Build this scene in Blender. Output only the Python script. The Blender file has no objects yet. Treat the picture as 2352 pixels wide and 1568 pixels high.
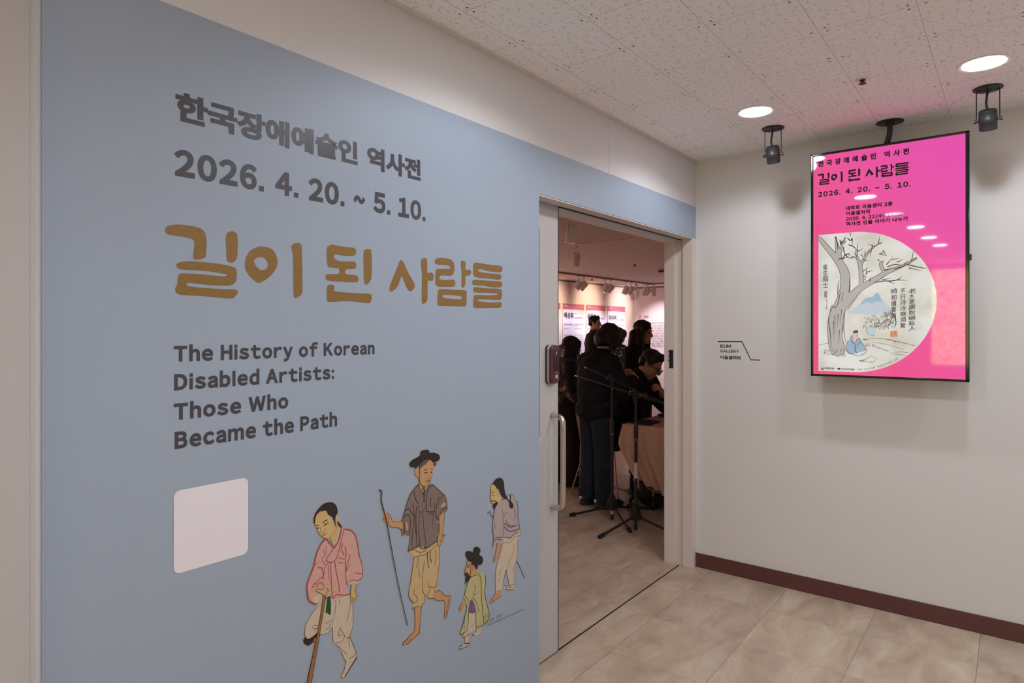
import bpy, bmesh, math, random
from mathutils import Vector, Matrix
from mathutils.geometry import tessellate_polygon
random.seed(7)
SC = bpy.context.scene
COL = SC.collection
# ------------------------------------------------------------ camera, world, exposure
FPX, YAW, CY, EYE = 1476.4, math.radians(37.953), 756.4, 1.52
CP = Vector((-3.9816, -1.6115, EYE))
cy_, sy_ = math.cos(YAW), math.sin(YAW)
cd = bpy.data.cameras.new('camera')
cd.sensor_fit = 'HORIZONTAL'; cd.sensor_width = 36.0
cd.lens = FPX / 2352 * 36.0
cd.shift_y = -(784 - CY) / 2352.0
cd.clip_start = 0.05
cam = bpy.data.objects.new('camera', cd); COL.objects.link(cam)
cam.location = CP
cam.rotation_euler = (math.pi / 2, 0, YAW - math.pi / 2)
SC.camera = cam
SC.view_settings.view_transform = 'Standard'
SC.view_settings.look = 'None'
SC.view_settings.exposure = 0.09
SC.view_settings.gamma = 1.0
SC.view_settings.use_curve_mapping = False
world = bpy.data.worlds.new('world'); SC.world = world
world.use_nodes = True
world.node_tree.nodes['Background'].inputs[0].default_value = (.93, 0.97, 1.05, 1)
world.node_tree.nodes['Background'].inputs[1].default_value = 0.55
LAMP_GAIN = 34.0      # radiance of the recessed downlight diffusers
LAMP_WATT = 12.5      # throw of each lit downlight

# point on a real plane seen at a pixel of the 2352x1568 photograph
def ray(x, y):
    t = (x - 1176) / FPX; u = (CY - y) / FPX
    return Vector((cy_ + t * sy_, sy_ - t * cy_, u))
def at_z(x, y, z): d = ray(x, y); return CP + d * ((z - EYE) / d.z)
def at_y(x, y, Y): d = ray(x, y); return CP + d * ((Y - CP.y) / d.y)
def at_x(x, y, X): d = ray(x, y); return CP + d * ((X - CP.x) / d.x)
def at_f(x, y, fw): return CP + ray(x, y) * fw

# ------------------------------------------------------------ materials
def lin(c):
    r = []
    for v in c[:3]:
        v /= 255.0
        r.append(v / 12.92 if v <= 0.04045 else ((v + 0.055) / 1.055) ** 2.4)
    return (r[0], r[1], r[2], 1.0)
MATS = {}
def mat(name, rgb, rough=0.6, metal=0.0, spec=0.5, noise=0.0, nscale=8.0, bump=0.0, bscale=60.0, emit=None, estr=0.0, coat=0.0):
    if name in MATS: return MATS[name]
    m = bpy.data.materials.new(name); m.use_nodes = True
    nt = m.node_tree; b = nt.nodes['Principled BSDF']
    c = lin(rgb)
    b.inputs['Base Color'].default_value = c
    b.inputs['Roughness'].default_value = rough
    b.inputs['Metallic'].default_value = metal
    b.inputs['Specular IOR Level'].default_value = spec
    b.inputs['Coat Weight'].default_value = coat
    tc = None
    if noise > 0 or bump > 0:
        tc = nt.nodes.new('ShaderNodeTexCoord')
    if noise > 0:
        n = nt.nodes.new('ShaderNodeTexNoise'); n.inputs['Scale'].default_value = nscale; n.inputs['Detail'].default_value = 4
        r = nt.nodes.new('ShaderNodeValToRGB')
        r.color_ramp.elements[0].color = tuple(v * (1 - noise) for v in c[:3]) + (1,)
        r.color_ramp.elements[1].color = tuple(min(1, v * (1 + noise)) for v in c[:3]) + (1,)
        r.color_ramp.elements[0].position = 0.3; r.color_ramp.elements[1].position = 0.7
        nt.links.new(tc.outputs['Object'], n.inputs['Vector']); nt.links.new(n.outputs['Fac'], r.inputs['Fac'])
        nt.links.new(r.outputs['Color'], b.inputs['Base Color'])
    if bump > 0:
        n2 = nt.nodes.new('ShaderNodeTexNoise'); n2.inputs['Scale'].default_value = bscale; n2.inputs['Detail'].default_value = 3
        bp = nt.nodes.new('ShaderNodeBump'); bp.inputs['Strength'].default_value = bump; bp.inputs['Distance'].default_value = 0.002
        nt.links.new(tc.outputs['Object'], n2.inputs['Vector']); nt.links.new(n2.outputs['Fac'], bp.inputs['Height'])
        nt.links.new(bp.outputs['Normal'], b.inputs['Normal'])
    if emit is not None:
        b.inputs['Emission Color'].default_value = lin(emit); b.inputs['Emission Strength'].default_value = estr
    MATS[name] = m
    return m

class NT:
    """small helper to write node maths as expressions"""
    def __init__(s, m): s.nt = m.node_tree; s.b = s.nt.nodes['Principled BSDF']
    def node(s, t, **kw):
        n = s.nt.nodes.new(t)
        for k, v in kw.items(): setattr(n, k, v)
        return n
    def link(s, a, b): s.nt.links.new(a, b)
    def m(s, op, a, b=None, c=None):
        n = s.nt.nodes.new('ShaderNodeMath'); n.operation = op
        for i, v in enumerate((a, b, c)):
            if v is None: continue
            if isinstance(v, (int, float)): n.inputs[i].default_value = v
            else: s.link(v, n.inputs[i])
        return n.outputs[0]
    def mix(s, fac, a, b, blend='MIX'):
        n = s.nt.nodes.new('ShaderNodeMix'); n.data_type = 'RGBA'; n.blend_type = blend
        for sock, v in ((n.inputs[0], fac), (n.inputs[6], a), (n.inputs[7], b)):
            if isinstance(v, (int, float)): sock.default_value = v
            elif isinstance(v, tuple): sock.default_value = v
            else: s.link(v, sock)
        return n.outputs[2]
    def lt(s, a, b): return s.m('LESS_THAN', a, b)

def ceiling_material():
    m = mat('ceiling_tile', (232, 222, 218), 0.9, spec=0.2)
    t = NT(m); tc = t.node('ShaderNodeTexCoord'); sp = t.node('ShaderNodeSeparateXYZ'); t.link(tc.outputs['Object'], sp.inputs[0])
    X, Y = sp.outputs[0], sp.outputs[1]
    W, H = 0.595, 0.3052
    v0 = t.m('DIVIDE', t.m('ADD', Y, 0.139), H)
    row = t.m('FLOOR', v0); par = t.m('ABSOLUTE', t.m('MODULO', row, 2.0))
    v = t.m('MULTIPLY', t.m('SUBTRACT', v0, row), H)
    u0 = t.m('DIVIDE', t.m('ADD', t.m('ADD', X, 2.3555), t.m('MULTIPLY', t.m('SUBTRACT', 1.0, par), W / 2)), W)
    u = t.m('MULTIPLY', t.m('FRACT', u0), W)
    du = t.m('MINIMUM', u, t.m('SUBTRACT', W, u)); dv = t.m('MINIMUM', v, t.m('SUBTRACT', H, v))
    joint = t.lt(t.m('MINIMUM', du, dv), 0.0011)
    def dist(a, a0, b, b0):
        return t.m('SQRT', t.m('ADD', t.m('POWER', t.m('SUBTRACT', a, a0), 2.0), t.m('POWER', t.m('SUBTRACT', b, b0), 2.0)))
    mid = t.m('ABSOLUTE', t.m('SUBTRACT', u, W / 2))
    screw = t.lt(t.m('MINIMUM', dist(du, 0.017, dv, 0.026), dist(mid, 0.0, dv, 0.024)), 0.0042)
    # short wormy fissures, one per cell, each at its own angle
    def fissure(scale, L, wd, rnd, seed):
        mp = t.node('ShaderNodeMapping'); mp.inputs['Location'].default_value = (seed, seed * 1.7, 0)
        mp.inputs['Scale'].default_value = (1, 1, 0.0)
        t.link(tc.outputs['Object'], mp.inputs[0])
        vo = t.node('ShaderNodeTexVoronoi', voronoi_dimensions='2D'); vo.inputs['Scale'].default_value = scale; vo.inputs['Randomness'].default_value = rnd
        t.link(mp.outputs[0], vo.inputs['Vector'])
        s2 = t.node('ShaderNodeSeparateXYZ'); t.link(vo.outputs['Position'], s2.inputs[0])
        s1 = t.node('ShaderNodeSeparateXYZ'); t.link(mp.outputs[0], s1.inputs[0])
        sc = t.node('ShaderNodeSeparateColor'); t.link(vo.outputs['Color'], sc.inputs[0])
        a = t.m('ADD', t.m('MULTIPLY', t.m('SUBTRACT', sc.outputs[0], 0.5), 2.0), -0.25)
        dx = t.m('SUBTRACT', s1.outputs[0], s2.outputs[0]); dy = t.m('SUBTRACT', s1.outputs[1], s2.outputs[1])
        ca, sa = t.m('COSINE', a), t.m('SINE', a)
        p = t.m('ADD', t.m('MULTIPLY', dx, ca), t.m('MULTIPLY', dy, sa))
        q = t.m('SUBTRACT', t.m('MULTIPLY', dy, ca), t.m('MULTIPLY', dx, sa))
        ph = t.m('MULTIPLY', sc.outputs[1], 6.0)
        wav = t.m('MULTIPLY', t.m('SINE', t.m('ADD', t.m('MULTIPLY', p, 330.0), ph)), 0.0032)
        on1 = t.lt(t.m('ABSOLUTE', t.m('SUBTRACT', q, wav)), wd)
        on2 = t.lt(t.m('ABSOLUTE', p), t.m('MULTIPLY', t.m('ADD', sc.outputs[2], 0.35), L))
        return t.m('MULTIPLY', on1, on2)
    f1 = fissure(25.0, 0.0085, 0.00125, 0.7, 0.0)
    f2 = fissure(19.0, 0.006, 0.0011, 0.9, 3.1)
    vo = t.node('ShaderNodeTexVoronoi', voronoi_dimensions='2D'); vo.inputs['Scale'].default_value = 33.0
    t.link(tc.outputs['Object'], vo.inputs['Vector'])
    dots = t.lt(vo.outputs['Distance'], 0.055)
    fis = t.m('MAXIMUM', t.m('MAXIMUM', f1, f2), t.m('MULTIPLY', dots, 0.8))
    c = t.mix(t.m('MULTIPLY', fis, 0.66), lin((248, 244, 243)), lin((132, 118, 112)))
    c = t.mix(t.m('MULTIPLY', joint, 0.5), c, lin((110, 95, 90)))
    c = t.mix(screw, c, lin((85, 72, 68)))
    t.link(c, t.b.inputs['Base Color'])
    return m

def floor_material():
    m = mat('vinyl_floor_tile', (170, 150, 132), 0.38, spec=0.45)
    t = NT(m); tc = t.node('ShaderNodeTexCoord'); sp = t.node('ShaderNodeSeparateXYZ'); t.link(tc.outputs['Object'], sp.inputs[0])
    P = 0.4572
    u0 = t.m('DIVIDE', t.m('ADD', sp.outputs[0], 1.300), P); v0 = t.m('DIVIDE', t.m('ADD', sp.outputs[1], 0.1105), P)
    fu, fv = t.m('FLOOR', u0), t.m('FLOOR', v0)
    u, v = t.m('FRACT', u0), t.m('FRACT', v0)
    du = t.m('MINIMUM', u, t.m('SUBTRACT', 1.0, u)); dv = t.m('MINIMUM', v, t.m('SUBTRACT', 1.0, v))
    j1 = t.m('MULTIPLY', t.lt(du, 0.0022), 0.35); j2 = t.m('MULTIPLY', t.lt(dv, 0.0026), 0.75)
    cell = t.node('ShaderNodeCombineXYZ'); t.link(fu, cell.inputs[0]); t.link(fv, cell.inputs[1])
    wn = t.node('ShaderNodeTexWhiteNoise'); t.link(cell.outputs[0], wn.inputs[0])
    off = t.node('ShaderNodeVectorMath', operation='MULTIPLY_ADD'); t.link(wn.outputs['Color'], off.inputs[0]); off.inputs[1].default_value = (9, 9, 9); t.link(tc.outputs['Object'], off.inputs[2])
    n1 = t.node('ShaderNodeTexNoise'); n1.inputs['Scale'].default_value = 3.2; n1.inputs['Detail'].default_value = 7; n1.inputs['Roughness'].default_value = 0.62; n1.inputs['Distortion'].default_value = 0.7
    mp = t.node('ShaderNodeMapping'); mp.inputs['Scale'].default_value = (1.0, 2.4, 1); t.link(off.outputs[0], mp.inputs[0]); t.link(mp.outputs[0], n1.inputs['Vector'])
    r = t.node('ShaderNodeValToRGB'); t.link(n1.outputs['Fac'], r.inputs['Fac'])
    cr = r.color_ramp; cr.elements[0].position = 0.28; cr.elements[0].color = lin((166, 146, 127)); cr.elements[1].position = 0.74; cr.elements[1].color = lin((213, 198, 179))
    e = cr.elements.new(0.5); e.color = lin((193, 173, 152))
    n2 = t.node('ShaderNodeTexNoise'); n2.inputs['Scale'].default_value = 26.0; n2.inputs['Detail'].default_value = 6; t.link(mp.outputs[0], n2.inputs['Vector'])
    spot = t.m('MULTIPLY', t.m('SUBTRACT', 1.0, t.m('SMOOTH_MIN', t.m('MULTIPLY', n2.outputs['Fac'], 2.4), 1.0, 0.1)), 0.5)
    c = t.mix(spot, r.outputs['Color'], lin((140, 112, 94)))
    tone = t.m('MULTIPLY', t.m('SUBTRACT', wn.outputs['Value'], 0.5), 0.10)
    hsv = t.node('ShaderNodeHueSaturation'); t.link(c, hsv.inputs['Color']); t.link(t.m('ADD', 1.0, tone), hsv.inputs['Value'])
    c = t.mix(t.m('MAXIMUM', j1, j2), hsv.outputs['Color'], lin((92, 74, 62)))
    t.link(c, t.b.inputs['Base Color'])
    t.link(t.m('ADD', 0.30, t.m('MULTIPLY', n1.outputs['Fac'], 0.16)), t.b.inputs['Roughness'])
    return m

# ------------------------------------------------------------ object helpers
def tag(o, label=None, cat=None, group=None, kind=None):
    if label: o['label'] = label
    if cat: o['category'] = cat
    if group: o['group'] = group
    if kind: o['kind'] = kind
    return o
def empty(name, loc, label=None, cat=None, group=None):
    o = bpy.data.objects.new(name, None); COL.objects.link(o)
    o.location = loc; o.empty_display_size = 0.1
    return tag(o, label, cat, group)
def finish(name, bm, mats, parent=None, smooth=False, label=None, cat=None, group=None, kind=None):
    """bm holds world coordinates; the mesh is moved into its parent's frame"""
    bmesh.ops.recalc_face_normals(bm, faces=bm.faces) if smooth else None
    me = bpy.data.meshes.new(name); bm.to_mesh(me); bm.free()
    for mm in (mats if isinstance(mats, (list, tuple)) else [mats]): me.materials.append(mm)
    if smooth:
        for p in me.polygons: p.use_smooth = True
        if smooth != 'all': me.set_sharp_from_angle(angle=math.radians(38))
    o = bpy.data.objects.new(name, me); COL.objects.link(o)
    if parent is not None:
        o.parent = parent
        q, mw = parent, Matrix()
        while q is not None: mw = q.matrix_basis @ mw; q = q.parent
        me.transform(mw.inverted())
    return tag(o, label, cat, group, kind)
def BM(): return bmesh.new()
def box(bm, x0, x1, y0, y1, z0, z1, mi=0, bev=0.0):
    vs = [bm.verts.new((x, y, z)) for x in (x0, x1) for y in (y0, y1) for z in (z0, z1)]
    fs = []
    for f in ((0, 1, 3, 2), (4, 6, 7, 5), (0, 4, 5, 1), (2, 3, 7, 6), (0, 2, 6, 4), (1, 5, 7, 3)):
        fc = bm.faces.new([vs[i] for i in f]); fc.material_index = mi; fs.append(fc)
    if bev > 0:
        es = list({e for f in fs for e in f.edges})
        r = bmesh.ops.bevel(bm, geom=es, offset=bev, segments=3, profile=0.6, affect='EDGES')
        for f in r['faces']: f.material_index = mi
    return vs
def obox(bm, c, ax, half, mi=0, bev=0.0):
    """oriented box: centre, three axes, half sizes"""
    vs = box(bm, -1, 1, -1, 1, -1, 1, mi) if bev == 0 else None
    if vs is None:
        b2 = BM(); box(b2, -half[0], half[0], -half[1], half[1], -half[2], half[2], mi, bev)
        mp = {}
        for v in b2.verts: mp[v] = bm.verts.new(Vector(c) + ax[0] * v.co.x + ax[1] * v.co.y + ax[2] * v.co.z)
        for f in b2.faces: bm.faces.new([mp[v] for v in f.verts]).material_index = mi
        b2.free(); return
    for v in vs: v.co = Vector(c) + ax[0] * v.co.x * half[0] + ax[1] * v.co.y * half[1] + ax[2] * v.co.z * half[2]
def frame_of(d):
    d = d.normalized(); a = Vector((0, 0, 1)) if abs(d.z) < 0.9 else Vector((1, 0, 0))
    u = d.cross(a).normalized(); return u, d.cross(u).normalized(), d
def tube(bm, pts, r, n=12, mi=0, caps=True):
    """round bar along a polyline; r one radius or one per point"""
    pts = [Vector(p) for p in pts]; rs = r if isinstance(r, (list, tuple)) else [r] * len(pts)
    rings = []; u = None
    for i, p in enumerate(pts):
        d = (pts[min(i + 1, len(pts) - 1)] - pts[max(i - 1, 0)]).normalized()
        if u is None: u = frame_of(d)[0]
        u = (u - d * u.dot(d)).normalized(); w = d.cross(u)
        rings.append([bm.verts.new(p + (u * math.cos(2 * math.pi * k / n) + w * math.sin(2 * math.pi * k / n)) * rs[i]) for k in range(n)])
    for a, b in zip(rings, rings[1:]):
        for k in range(n): bm.faces.new((a[k], a[(k + 1) % n], b[(k + 1) % n], b[k])).material_index = mi
    if caps:
        bm.faces.new(rings[0][::-1]).material_index = mi; bm.faces.new(rings[-1]).material_index = mi
def lathe(bm, c, d, prof, n=32, mi=0, close=True):
    """profile of (radius, height) turned about axis d through c"""
    u, w, d = frame_of(Vector(d)); c = Vector(c); rings = []
    for r, h in prof:
        rings.append([bm.verts.new(c + d * h + (u * math.cos(2 * math.pi * k / n) + w * math.sin(2 * math.pi * k / n)) * max(r, 1e-5)) for k in range(n)])
    for a, b in zip(rings, rings[1:]):
        for k in range(n): bm.faces.new((a[k], a[(k + 1) % n], b[(k + 1) % n], b[k])).material_index = mi
    if close:
        bm.faces.new(rings[0][::-1]).material_index = mi; bm.faces.new(rings[-1]).material_index = mi
def bend(pts, n=8):
    """Catmull-Rom through points"""
    pts = [Vector(p) for p in pts]; out = []
    for i in range(len(pts) - 1):
        p0, p1, p2, p3 = pts[max(i - 1, 0)], pts[i], pts[i + 1], pts[min(i + 2, len(pts) - 1)]
        for k in range(n):
            t = k / n
            out.append(0.5 * ((2 * p1) + (p2 - p0) * t + (2 * p0 - 5 * p1 + 4 * p2 - p3) * t * t + (3 * p1 - p0 - 3 * p2 + p3) * t ** 3))
    return out + [pts[-1]]

# ------------------------------------------------------------ flat print: lettering and drawings on a real plane
class Plane:
    def __init__(s, o, u, v, n, hit): s.o, s.u, s.v, s.n, s.hit = Vector(o), Vector(u), Vector(v), Vector(n), hit
    def uv(s, x, y):
        p = s.hit(x, y) - s.o; return Vector((p.dot(s.u), p.dot(s.v)))
    def p(s, q, lift): return s.o + s.u * q[0] + s.v * q[1] + s.n * lift
def closed_smooth(pts, n=4):
    N = len(pts); out = []
    for i in range(N):
        p0, p1, p2, p3 = (Vector(pts[(i + k - 1) % N]) for k in range(4))
        for k in range(n):
            t = k / n
            out.append(0.5 * ((2 * p1) + (p2 - p0) * t + (2 * p0 - 5 * p1 + 4 * p2 - p3) * t * t + (3 * p1 - p0 - 3 * p2 + p3) * t ** 3))
    return out
def fill(bm, pl, loops, lift, mi=0):
    """loops of plane coordinates (outer first, then holes)"""
    flat = [q for l in loops for q in l]
    vs = [bm.verts.new(pl.p(q, lift)) for q in flat]
    for t in tessellate_polygon([[Vector((q[0], q[1], 0)) for q in l] for l in loops]):
        a, b, c = (flat[i] for i in t)
        if abs((b[0] - a[0]) * (c[1] - a[1]) - (c[0] - a[0]) * (b[1] - a[1])) < 1e-12: continue
        ccw = (b[0] - a[0]) * (c[1] - a[1]) - (c[0] - a[0]) * (b[1] - a[1]) > 0
        try: bm.faces.new([vs[i] for i in (t if ccw else t[::-1])]).material_index = mi
        except ValueError: pass
def stroke(bm, pl, pts, wid, lift, mi=0, smooth=True, cap=True):
    """ribbon along plane coordinates; wid one width or one per point"""
    P = [Vector(p[:2]) for p in pts]; ws = list(wid) if isinstance(wid, (list, tuple)) else [wid] * len(P)
    if smooth and len(P) > 2:
        Q = [Vector((p.x, p.y, w)) for p, w in zip(P, ws)]; Q = bend(Q, 5); P = [Vector((q.x, q.y)) for q in Q]; ws = [q.z for q in Q]
    L, R = [], []
    for i, p in enumerate(P):
        d = P[min(i + 1, len(P) - 1)] - P[max(i - 1, 0)]
        if d.length < 1e-9: d = Vector((1, 0))
        d.normalize(); nrm = Vector((-d.y, d.x)) * ws[i] / 2
        L.append(bm.verts.new(pl.p(p + nrm, lift))); R.append(bm.verts.new(pl.p(p - nrm, lift)))
    for i in range(len(P) - 1): bm.faces.new((L[i], R[i], R[i + 1], L[i + 1])).material_index = mi
    if cap:
        lift += 6e-6
        for p, w in ((P[0], ws[0]), (P[-1], ws[-1])):
            if w > 1e-6: bm.faces.new([bm.verts.new(pl.p(p + Vector((math.cos(a * math.pi / 4), math.sin(a * math.pi / 4))) * w / 2, lift)) for a in range(8)]).material_index = mi; lift += 6e-6

GLY = {}; LIFT = [0]
def glyph(ch):
    """outline mesh of one character: triangles, boundary edges, width"""
    if ch in GLY: return GLY[ch]
    if ch in 'liI':       # plain straight stems
        R = lambda y0, y1: [Vector((0, y0)), Vector((.085, y0)), Vector((.085, y1)), Vector((0, y1))]
        vs = R(0, .745 if ch != 'i' else .50) + ([] if ch != 'i' else R(.645, .735))
        fs = [(0, 1, 2, 3)] + ([] if ch != 'i' else [(4, 5, 6, 7)])
        GLY[ch] = (vs, fs, [list(f) for f in fs]); return GLY[ch]
    if ch in '.:':        # square points
        vs, fs, ed = [], [], []
        for y in ((0.0, ) if ch == '.' else (0.0, .40)):
            k = len(vs); vs += [Vector((0, y)), Vector((.085, y)), Vector((.085, y + .085)), Vector((0, y + .085))]; fs.append((k, k + 1, k + 2, k + 3)); ed.append([k, k + 1, k + 2, k + 3])
        GLY[ch] = (vs, fs, ed); return GLY[ch]
    src = chr(ord(ch) + 0xFEE0) if 33 <= ord(ch) <= 126 else ch
    c = bpy.data.curves.new('glyph', 'FONT'); c.body = src; c.resolution_u = 4
    o = bpy.data.objects.new('glyph', c); COL.objects.link(o)
    bpy.context.view_layer.update()
    me = o.to_mesh()
    vs = [Vector((v.co.x, v.co.y)) for v in me.vertices]
    if ch == '~': vs = [Vector((v.x * .52, (v.y - .38) * .8 + .33)) for v in vs]
    fs = [tuple(p.vertices) for p in me.polygons]
    de = set()
    for p in me.polygons:
        k = list(p.vertices)
        A, B, C = (vs[i] for i in k[:3])
        if (B.x - A.x) * (C.y - A.y) - (C.x - A.x) * (B.y - A.y) < 0: k.reverse()
        for i in range(len(k)): de.add((k[i], k[(i + 1) % len(k)]))
    nxt = {}
    for i, j in de:
        if (j, i) not in de: nxt.setdefault(i, []).append(j)
    ed = []
    while nxt:
        st = next(iter(nxt)); loop = [st]; cur = st
        while True:
            j = nxt[cur].pop()
            if not nxt[cur]: del nxt[cur]
            if j == st or j not in nxt: break
            loop.append(j); cur = j
        if len(loop) > 2: ed.append(loop)
    o.to_mesh_clear(); bpy.data.objects.remove(o); bpy.data.curves.remove(c)
    GLY[ch] = (vs, fs, ed); return GLY[ch]
def typeset(text, track=0.0, side=0.10, space=0.27):
    out = []; x = 0.0
    for ch in text:
        if ch == ' ': x += space + track; continue
        vs, fs, ed = glyph(ch)
        if ord(ch) < 127:
            x0 = min(v.x for v in vs); x1 = max(v.x for v in vs)
            sd = side * (1.15 if ch in 'ilI' else 1.0)
            out.append((ch, x + sd / 2 - x0)); x += (x1 - x0) + sd + track
        else:
            out.append((ch, x)); x += 0.92 + track
    return out
def text_geo(bm, pl, text, u0, u1, v0, v1, bold=0.03, lift=0.0006, mi=0, mode='ink', track=0.0, side=0.10, space=0.27, slope=0.0, place=None):
    """sets a line of type so its ink fills u0..u1; v0..v1 is ink height ('ink') or baseline to cap height ('cap')"""
    lay = typeset(text, track, side, space)
    xs, ys = [], []
    for ch, ox in lay:
        for v in glyph(ch)[0]: xs.append(v.x + ox); ys.append(v.y)
    x0, x1 = min(xs) - bold, max(xs) + bold
    y0, y1 = (min(ys) - bold, max(ys) + bold) if mode == 'ink' else (0.0 - bold, 0.733 + bold)
    su = (u1 - u0) / (x1 - x0); sv = (v1 - v0) / (y1 - y0)
    def M(x, y):
        a = u0 + (x - x0) * su; b = v0 + (y - y0) * sv + slope * (a - u0)
        return place(a, b) if place else (a, b)
    for ch, ox in lay:
        vs, fs, ed = glyph(ch)
        pv = [bm.verts.new(pl.p(M(v.x + ox, v.y), lift)) for v in vs]
        for f in fs:
            try: bm.faces.new([pv[i] for i in f]).material_index = mi
            except ValueError: pass
        if bold > 0:
            for loop in ed:
                LIFT[0] = (LIFT[0] + 1) % 7; lf = lift + 6e-6 * (LIFT[0] + 1)
                pts = []
                for i in loop:
                    if not pts or (vs[i] - pts[-1]).length > 1e-5: pts.append(vs[i])
                n = len(pts); out = []
                for i in range(n):
                    p0, p1, p2 = pts[i - 1], pts[i], pts[(i + 1) % n]
                    d1 = (p1 - p0).normalized(); d2 = (p2 - p1).normalized()
                    n1 = Vector((d1.y, -d1.x)); n2 = Vector((d2.y, -d2.x)); q = n1 + n2
                    if q.length < .3: q = n1
                    q.normalize(); q *= min(bold / max(q.dot(n1), .2), bold * 1.9)
                    out.append(p1 + q)
                for i in range(n):
                    j = (i + 1) % n; h = lf + 6e-6 * (i % 13)
                    bm.faces.new([bm.verts.new(pl.p(M(q.x + ox, q.y), h)) for q in (pts[i], out[i], out[j], pts[j])]).material_index = mi
# ------------------------------------------------------------ the setting
WHITE = mat('white_wall_paint', (217, 214, 213), 0.62, spec=0.3, bump=0.12, bscale=140)
BLUE = mat('blue_grey_wall_film', (158, 170, 186), 0.55, spec=0.35, bump=0.2, bscale=260)
FRAME = mat('cream_door_frame_paint', (216, 206, 200), 0.45)
LEAF = mat('light_grey_door_paint', (188, 183, 181), 0.42)
MAROON = mat('maroon_vinyl_skirting', (92, 52, 50), 0.5, noise=0.06, nscale=20)
DARK = mat('dark_gap', (24, 22, 22), 0.7)
TRIMM = mat('ceiling_trim_paint', (214, 206, 200), 0.6)
GWALL = mat('gallery_wall_paint', (226, 208, 204), 0.7, spec=0.25)
GCEIL = mat('gallery_ceiling_paint', (206, 184, 178), 0.75, spec=0.25)
CEIL = ceiling_material(); FLOOR = floor_material()
GY, GX, GZ = 5.4, 9.62, 2.5        # gallery back wall, side wall, ceiling height
S = 'structure'
b = BM(); box(b, -9.0, GX + .1, -5.0, GY + .1, -0.1, 0.0); finish('floor', b, FLOOR, kind=S)
b = BM(); box(b, -9.0, 0.12, -5.0, 0.0, 2.6, 2.7); finish('ceiling', b, CEIL, kind=S)
b = BM(); box(b, -2.9, GX + .1, 0.19, GY + .1, GZ, 2.6); finish('ceiling_gallery', b, GCEIL, kind=S)
# partition with the sliding door pocket: front skin, lintel, rear skin
b = BM()
box(b, -9.0, -1.73, 0.0, 0.06, 0, 2.6)
box(b, -1.73, 0.0, 0.0, 0.066, 2.103, 2.6)
box(b, -9.0, -1.52, 0.125, 0.19, 0, 2.6)
box(b, -1.52, 0.12, 0.115, 0.19, 2.094, 2.6)
wl = finish('wall_left', b, WHITE, kind=S)
b = BM(); box(b, -3.525, -1.73, -0.003, 0.0, 0.0, 2.306)
box(b, -1.73, 0.0, -0.003, 0.0, 2.103, 2.306)
finish('wall_covering', b, BLUE, wl, label='blue grey printed covering')
b = BM(); box(b, -4.6, -3.548, -0.03, 0.0, 0, 2.6, 0, 0.012); finish('trim_1', b, mat('off_white_pilaster', (188, 182, 180), .6, spec=.3, bump=.12, bscale=140), kind=S)
b = BM(); box(b, 0.0, 0.12, -5.0, 0.0, 0, 2.6); wr = finish('wall_right', b, WHITE, kind=S)
b = BM(); box(b, -0.008, 0.0, -5.0, -0.0005, 0, 0.09, 0, 0.002); finish('baseboard_right', b, MAROON, kind=S)
b = BM(); box(b, -9.0, 0.0, -0.014, 0.0, 2.586, 2.6); finish('trim_2', b, TRIMM, kind=S)
b = BM(); box(b, -1.12 - .0006, -1.12 + .0006, -0.0012, 0.0, 2.31, 2.576); 
finish('trim_3', b, TRIMM, kind=S)
# door frame: stepped jamb on the right, painted lintel soffit, track channel
b = BM()
box(b, -0.05, 0.0, -0.004, 0.066, 0, 2.103, 0, 0.003)
box(b, -0.034, 0.0, 0.066, 0.116, 0, 2.103)
box(b, -0.05, 0.02, 0.116, 0.192, 0, 2.094, 0, 0.003)
box(b, -1.73, -0.05, 0.0, 0.066, 2.097, 2.103)
box(b, -1.52, -0.05, 0.114, 0.1925, 2.088, 2.094)
fr = finish('trim_4', b, FRAME, kind=S)
b = BM(); box(b, -0.0518, -0.05, 0.128, 0.156, 1.268, 1.387, 0, 0.0006)
for z in (1.375, 1.345, 1.315): box(b, -0.0524, -0.0518, 0.128, 0.156, z - .0012, z + .0012, 1)
for z in (1.378, 1.348, 1.318): box(b, -0.056, -0.0518, 0.154, 0.162, z - .002, z + .002, 0)
finish('strike_plate', b, [mat('black_strike_metal', (30, 32, 30), 0.35, spec=0.6), mat('strike_edge', (96, 100, 98), 0.3, metal=0.8)], fr, label='black metal strike plate')
b = BM(); box(b, -1.461, -0.034, 0.066, 0.091, 2.0985, 2.103); finish('door_track', b, DARK, fr, label='dark sliding track')
b = BM(); box(b, -1.73, -0.05, 0.086, 0.094, 0.0, 0.0015); finish('floor_track', b, DARK, fr, label='dark floor groove')
# the sliding leaf
b = BM(); box(b, -2.36, -1.462, 0.079, 0.113, 0.008, 2.106, 0, 0.002)
leaf = finish('door_1', b, LEAF, kind=S)
b = BM(); box(b, -1.4622, -1.4605, 0.077, 0.114, 0.008, 2.106); box(b, -1.74, -1.47, 0.085, 0.105, 0.001, 0.008); finish('edge_gap', b, DARK, leaf, label='dark gap line')  # dark strips drawn for the gaps at the leaf's edge and foot
b = BM(); box(b, -1.75, -1.612, 0.0775, 0.079, 1.035, 1.976); finish('recessed_strip', b, mat('brown_grey_strip', (120, 106, 100), 0.6), leaf)
b = BM(); box(b, -1.75, -1.595, 0.0765, 0.079, 1.0, 1.03, 0, .001); finish('strip_cap', b, LEAF, leaf)
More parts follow.
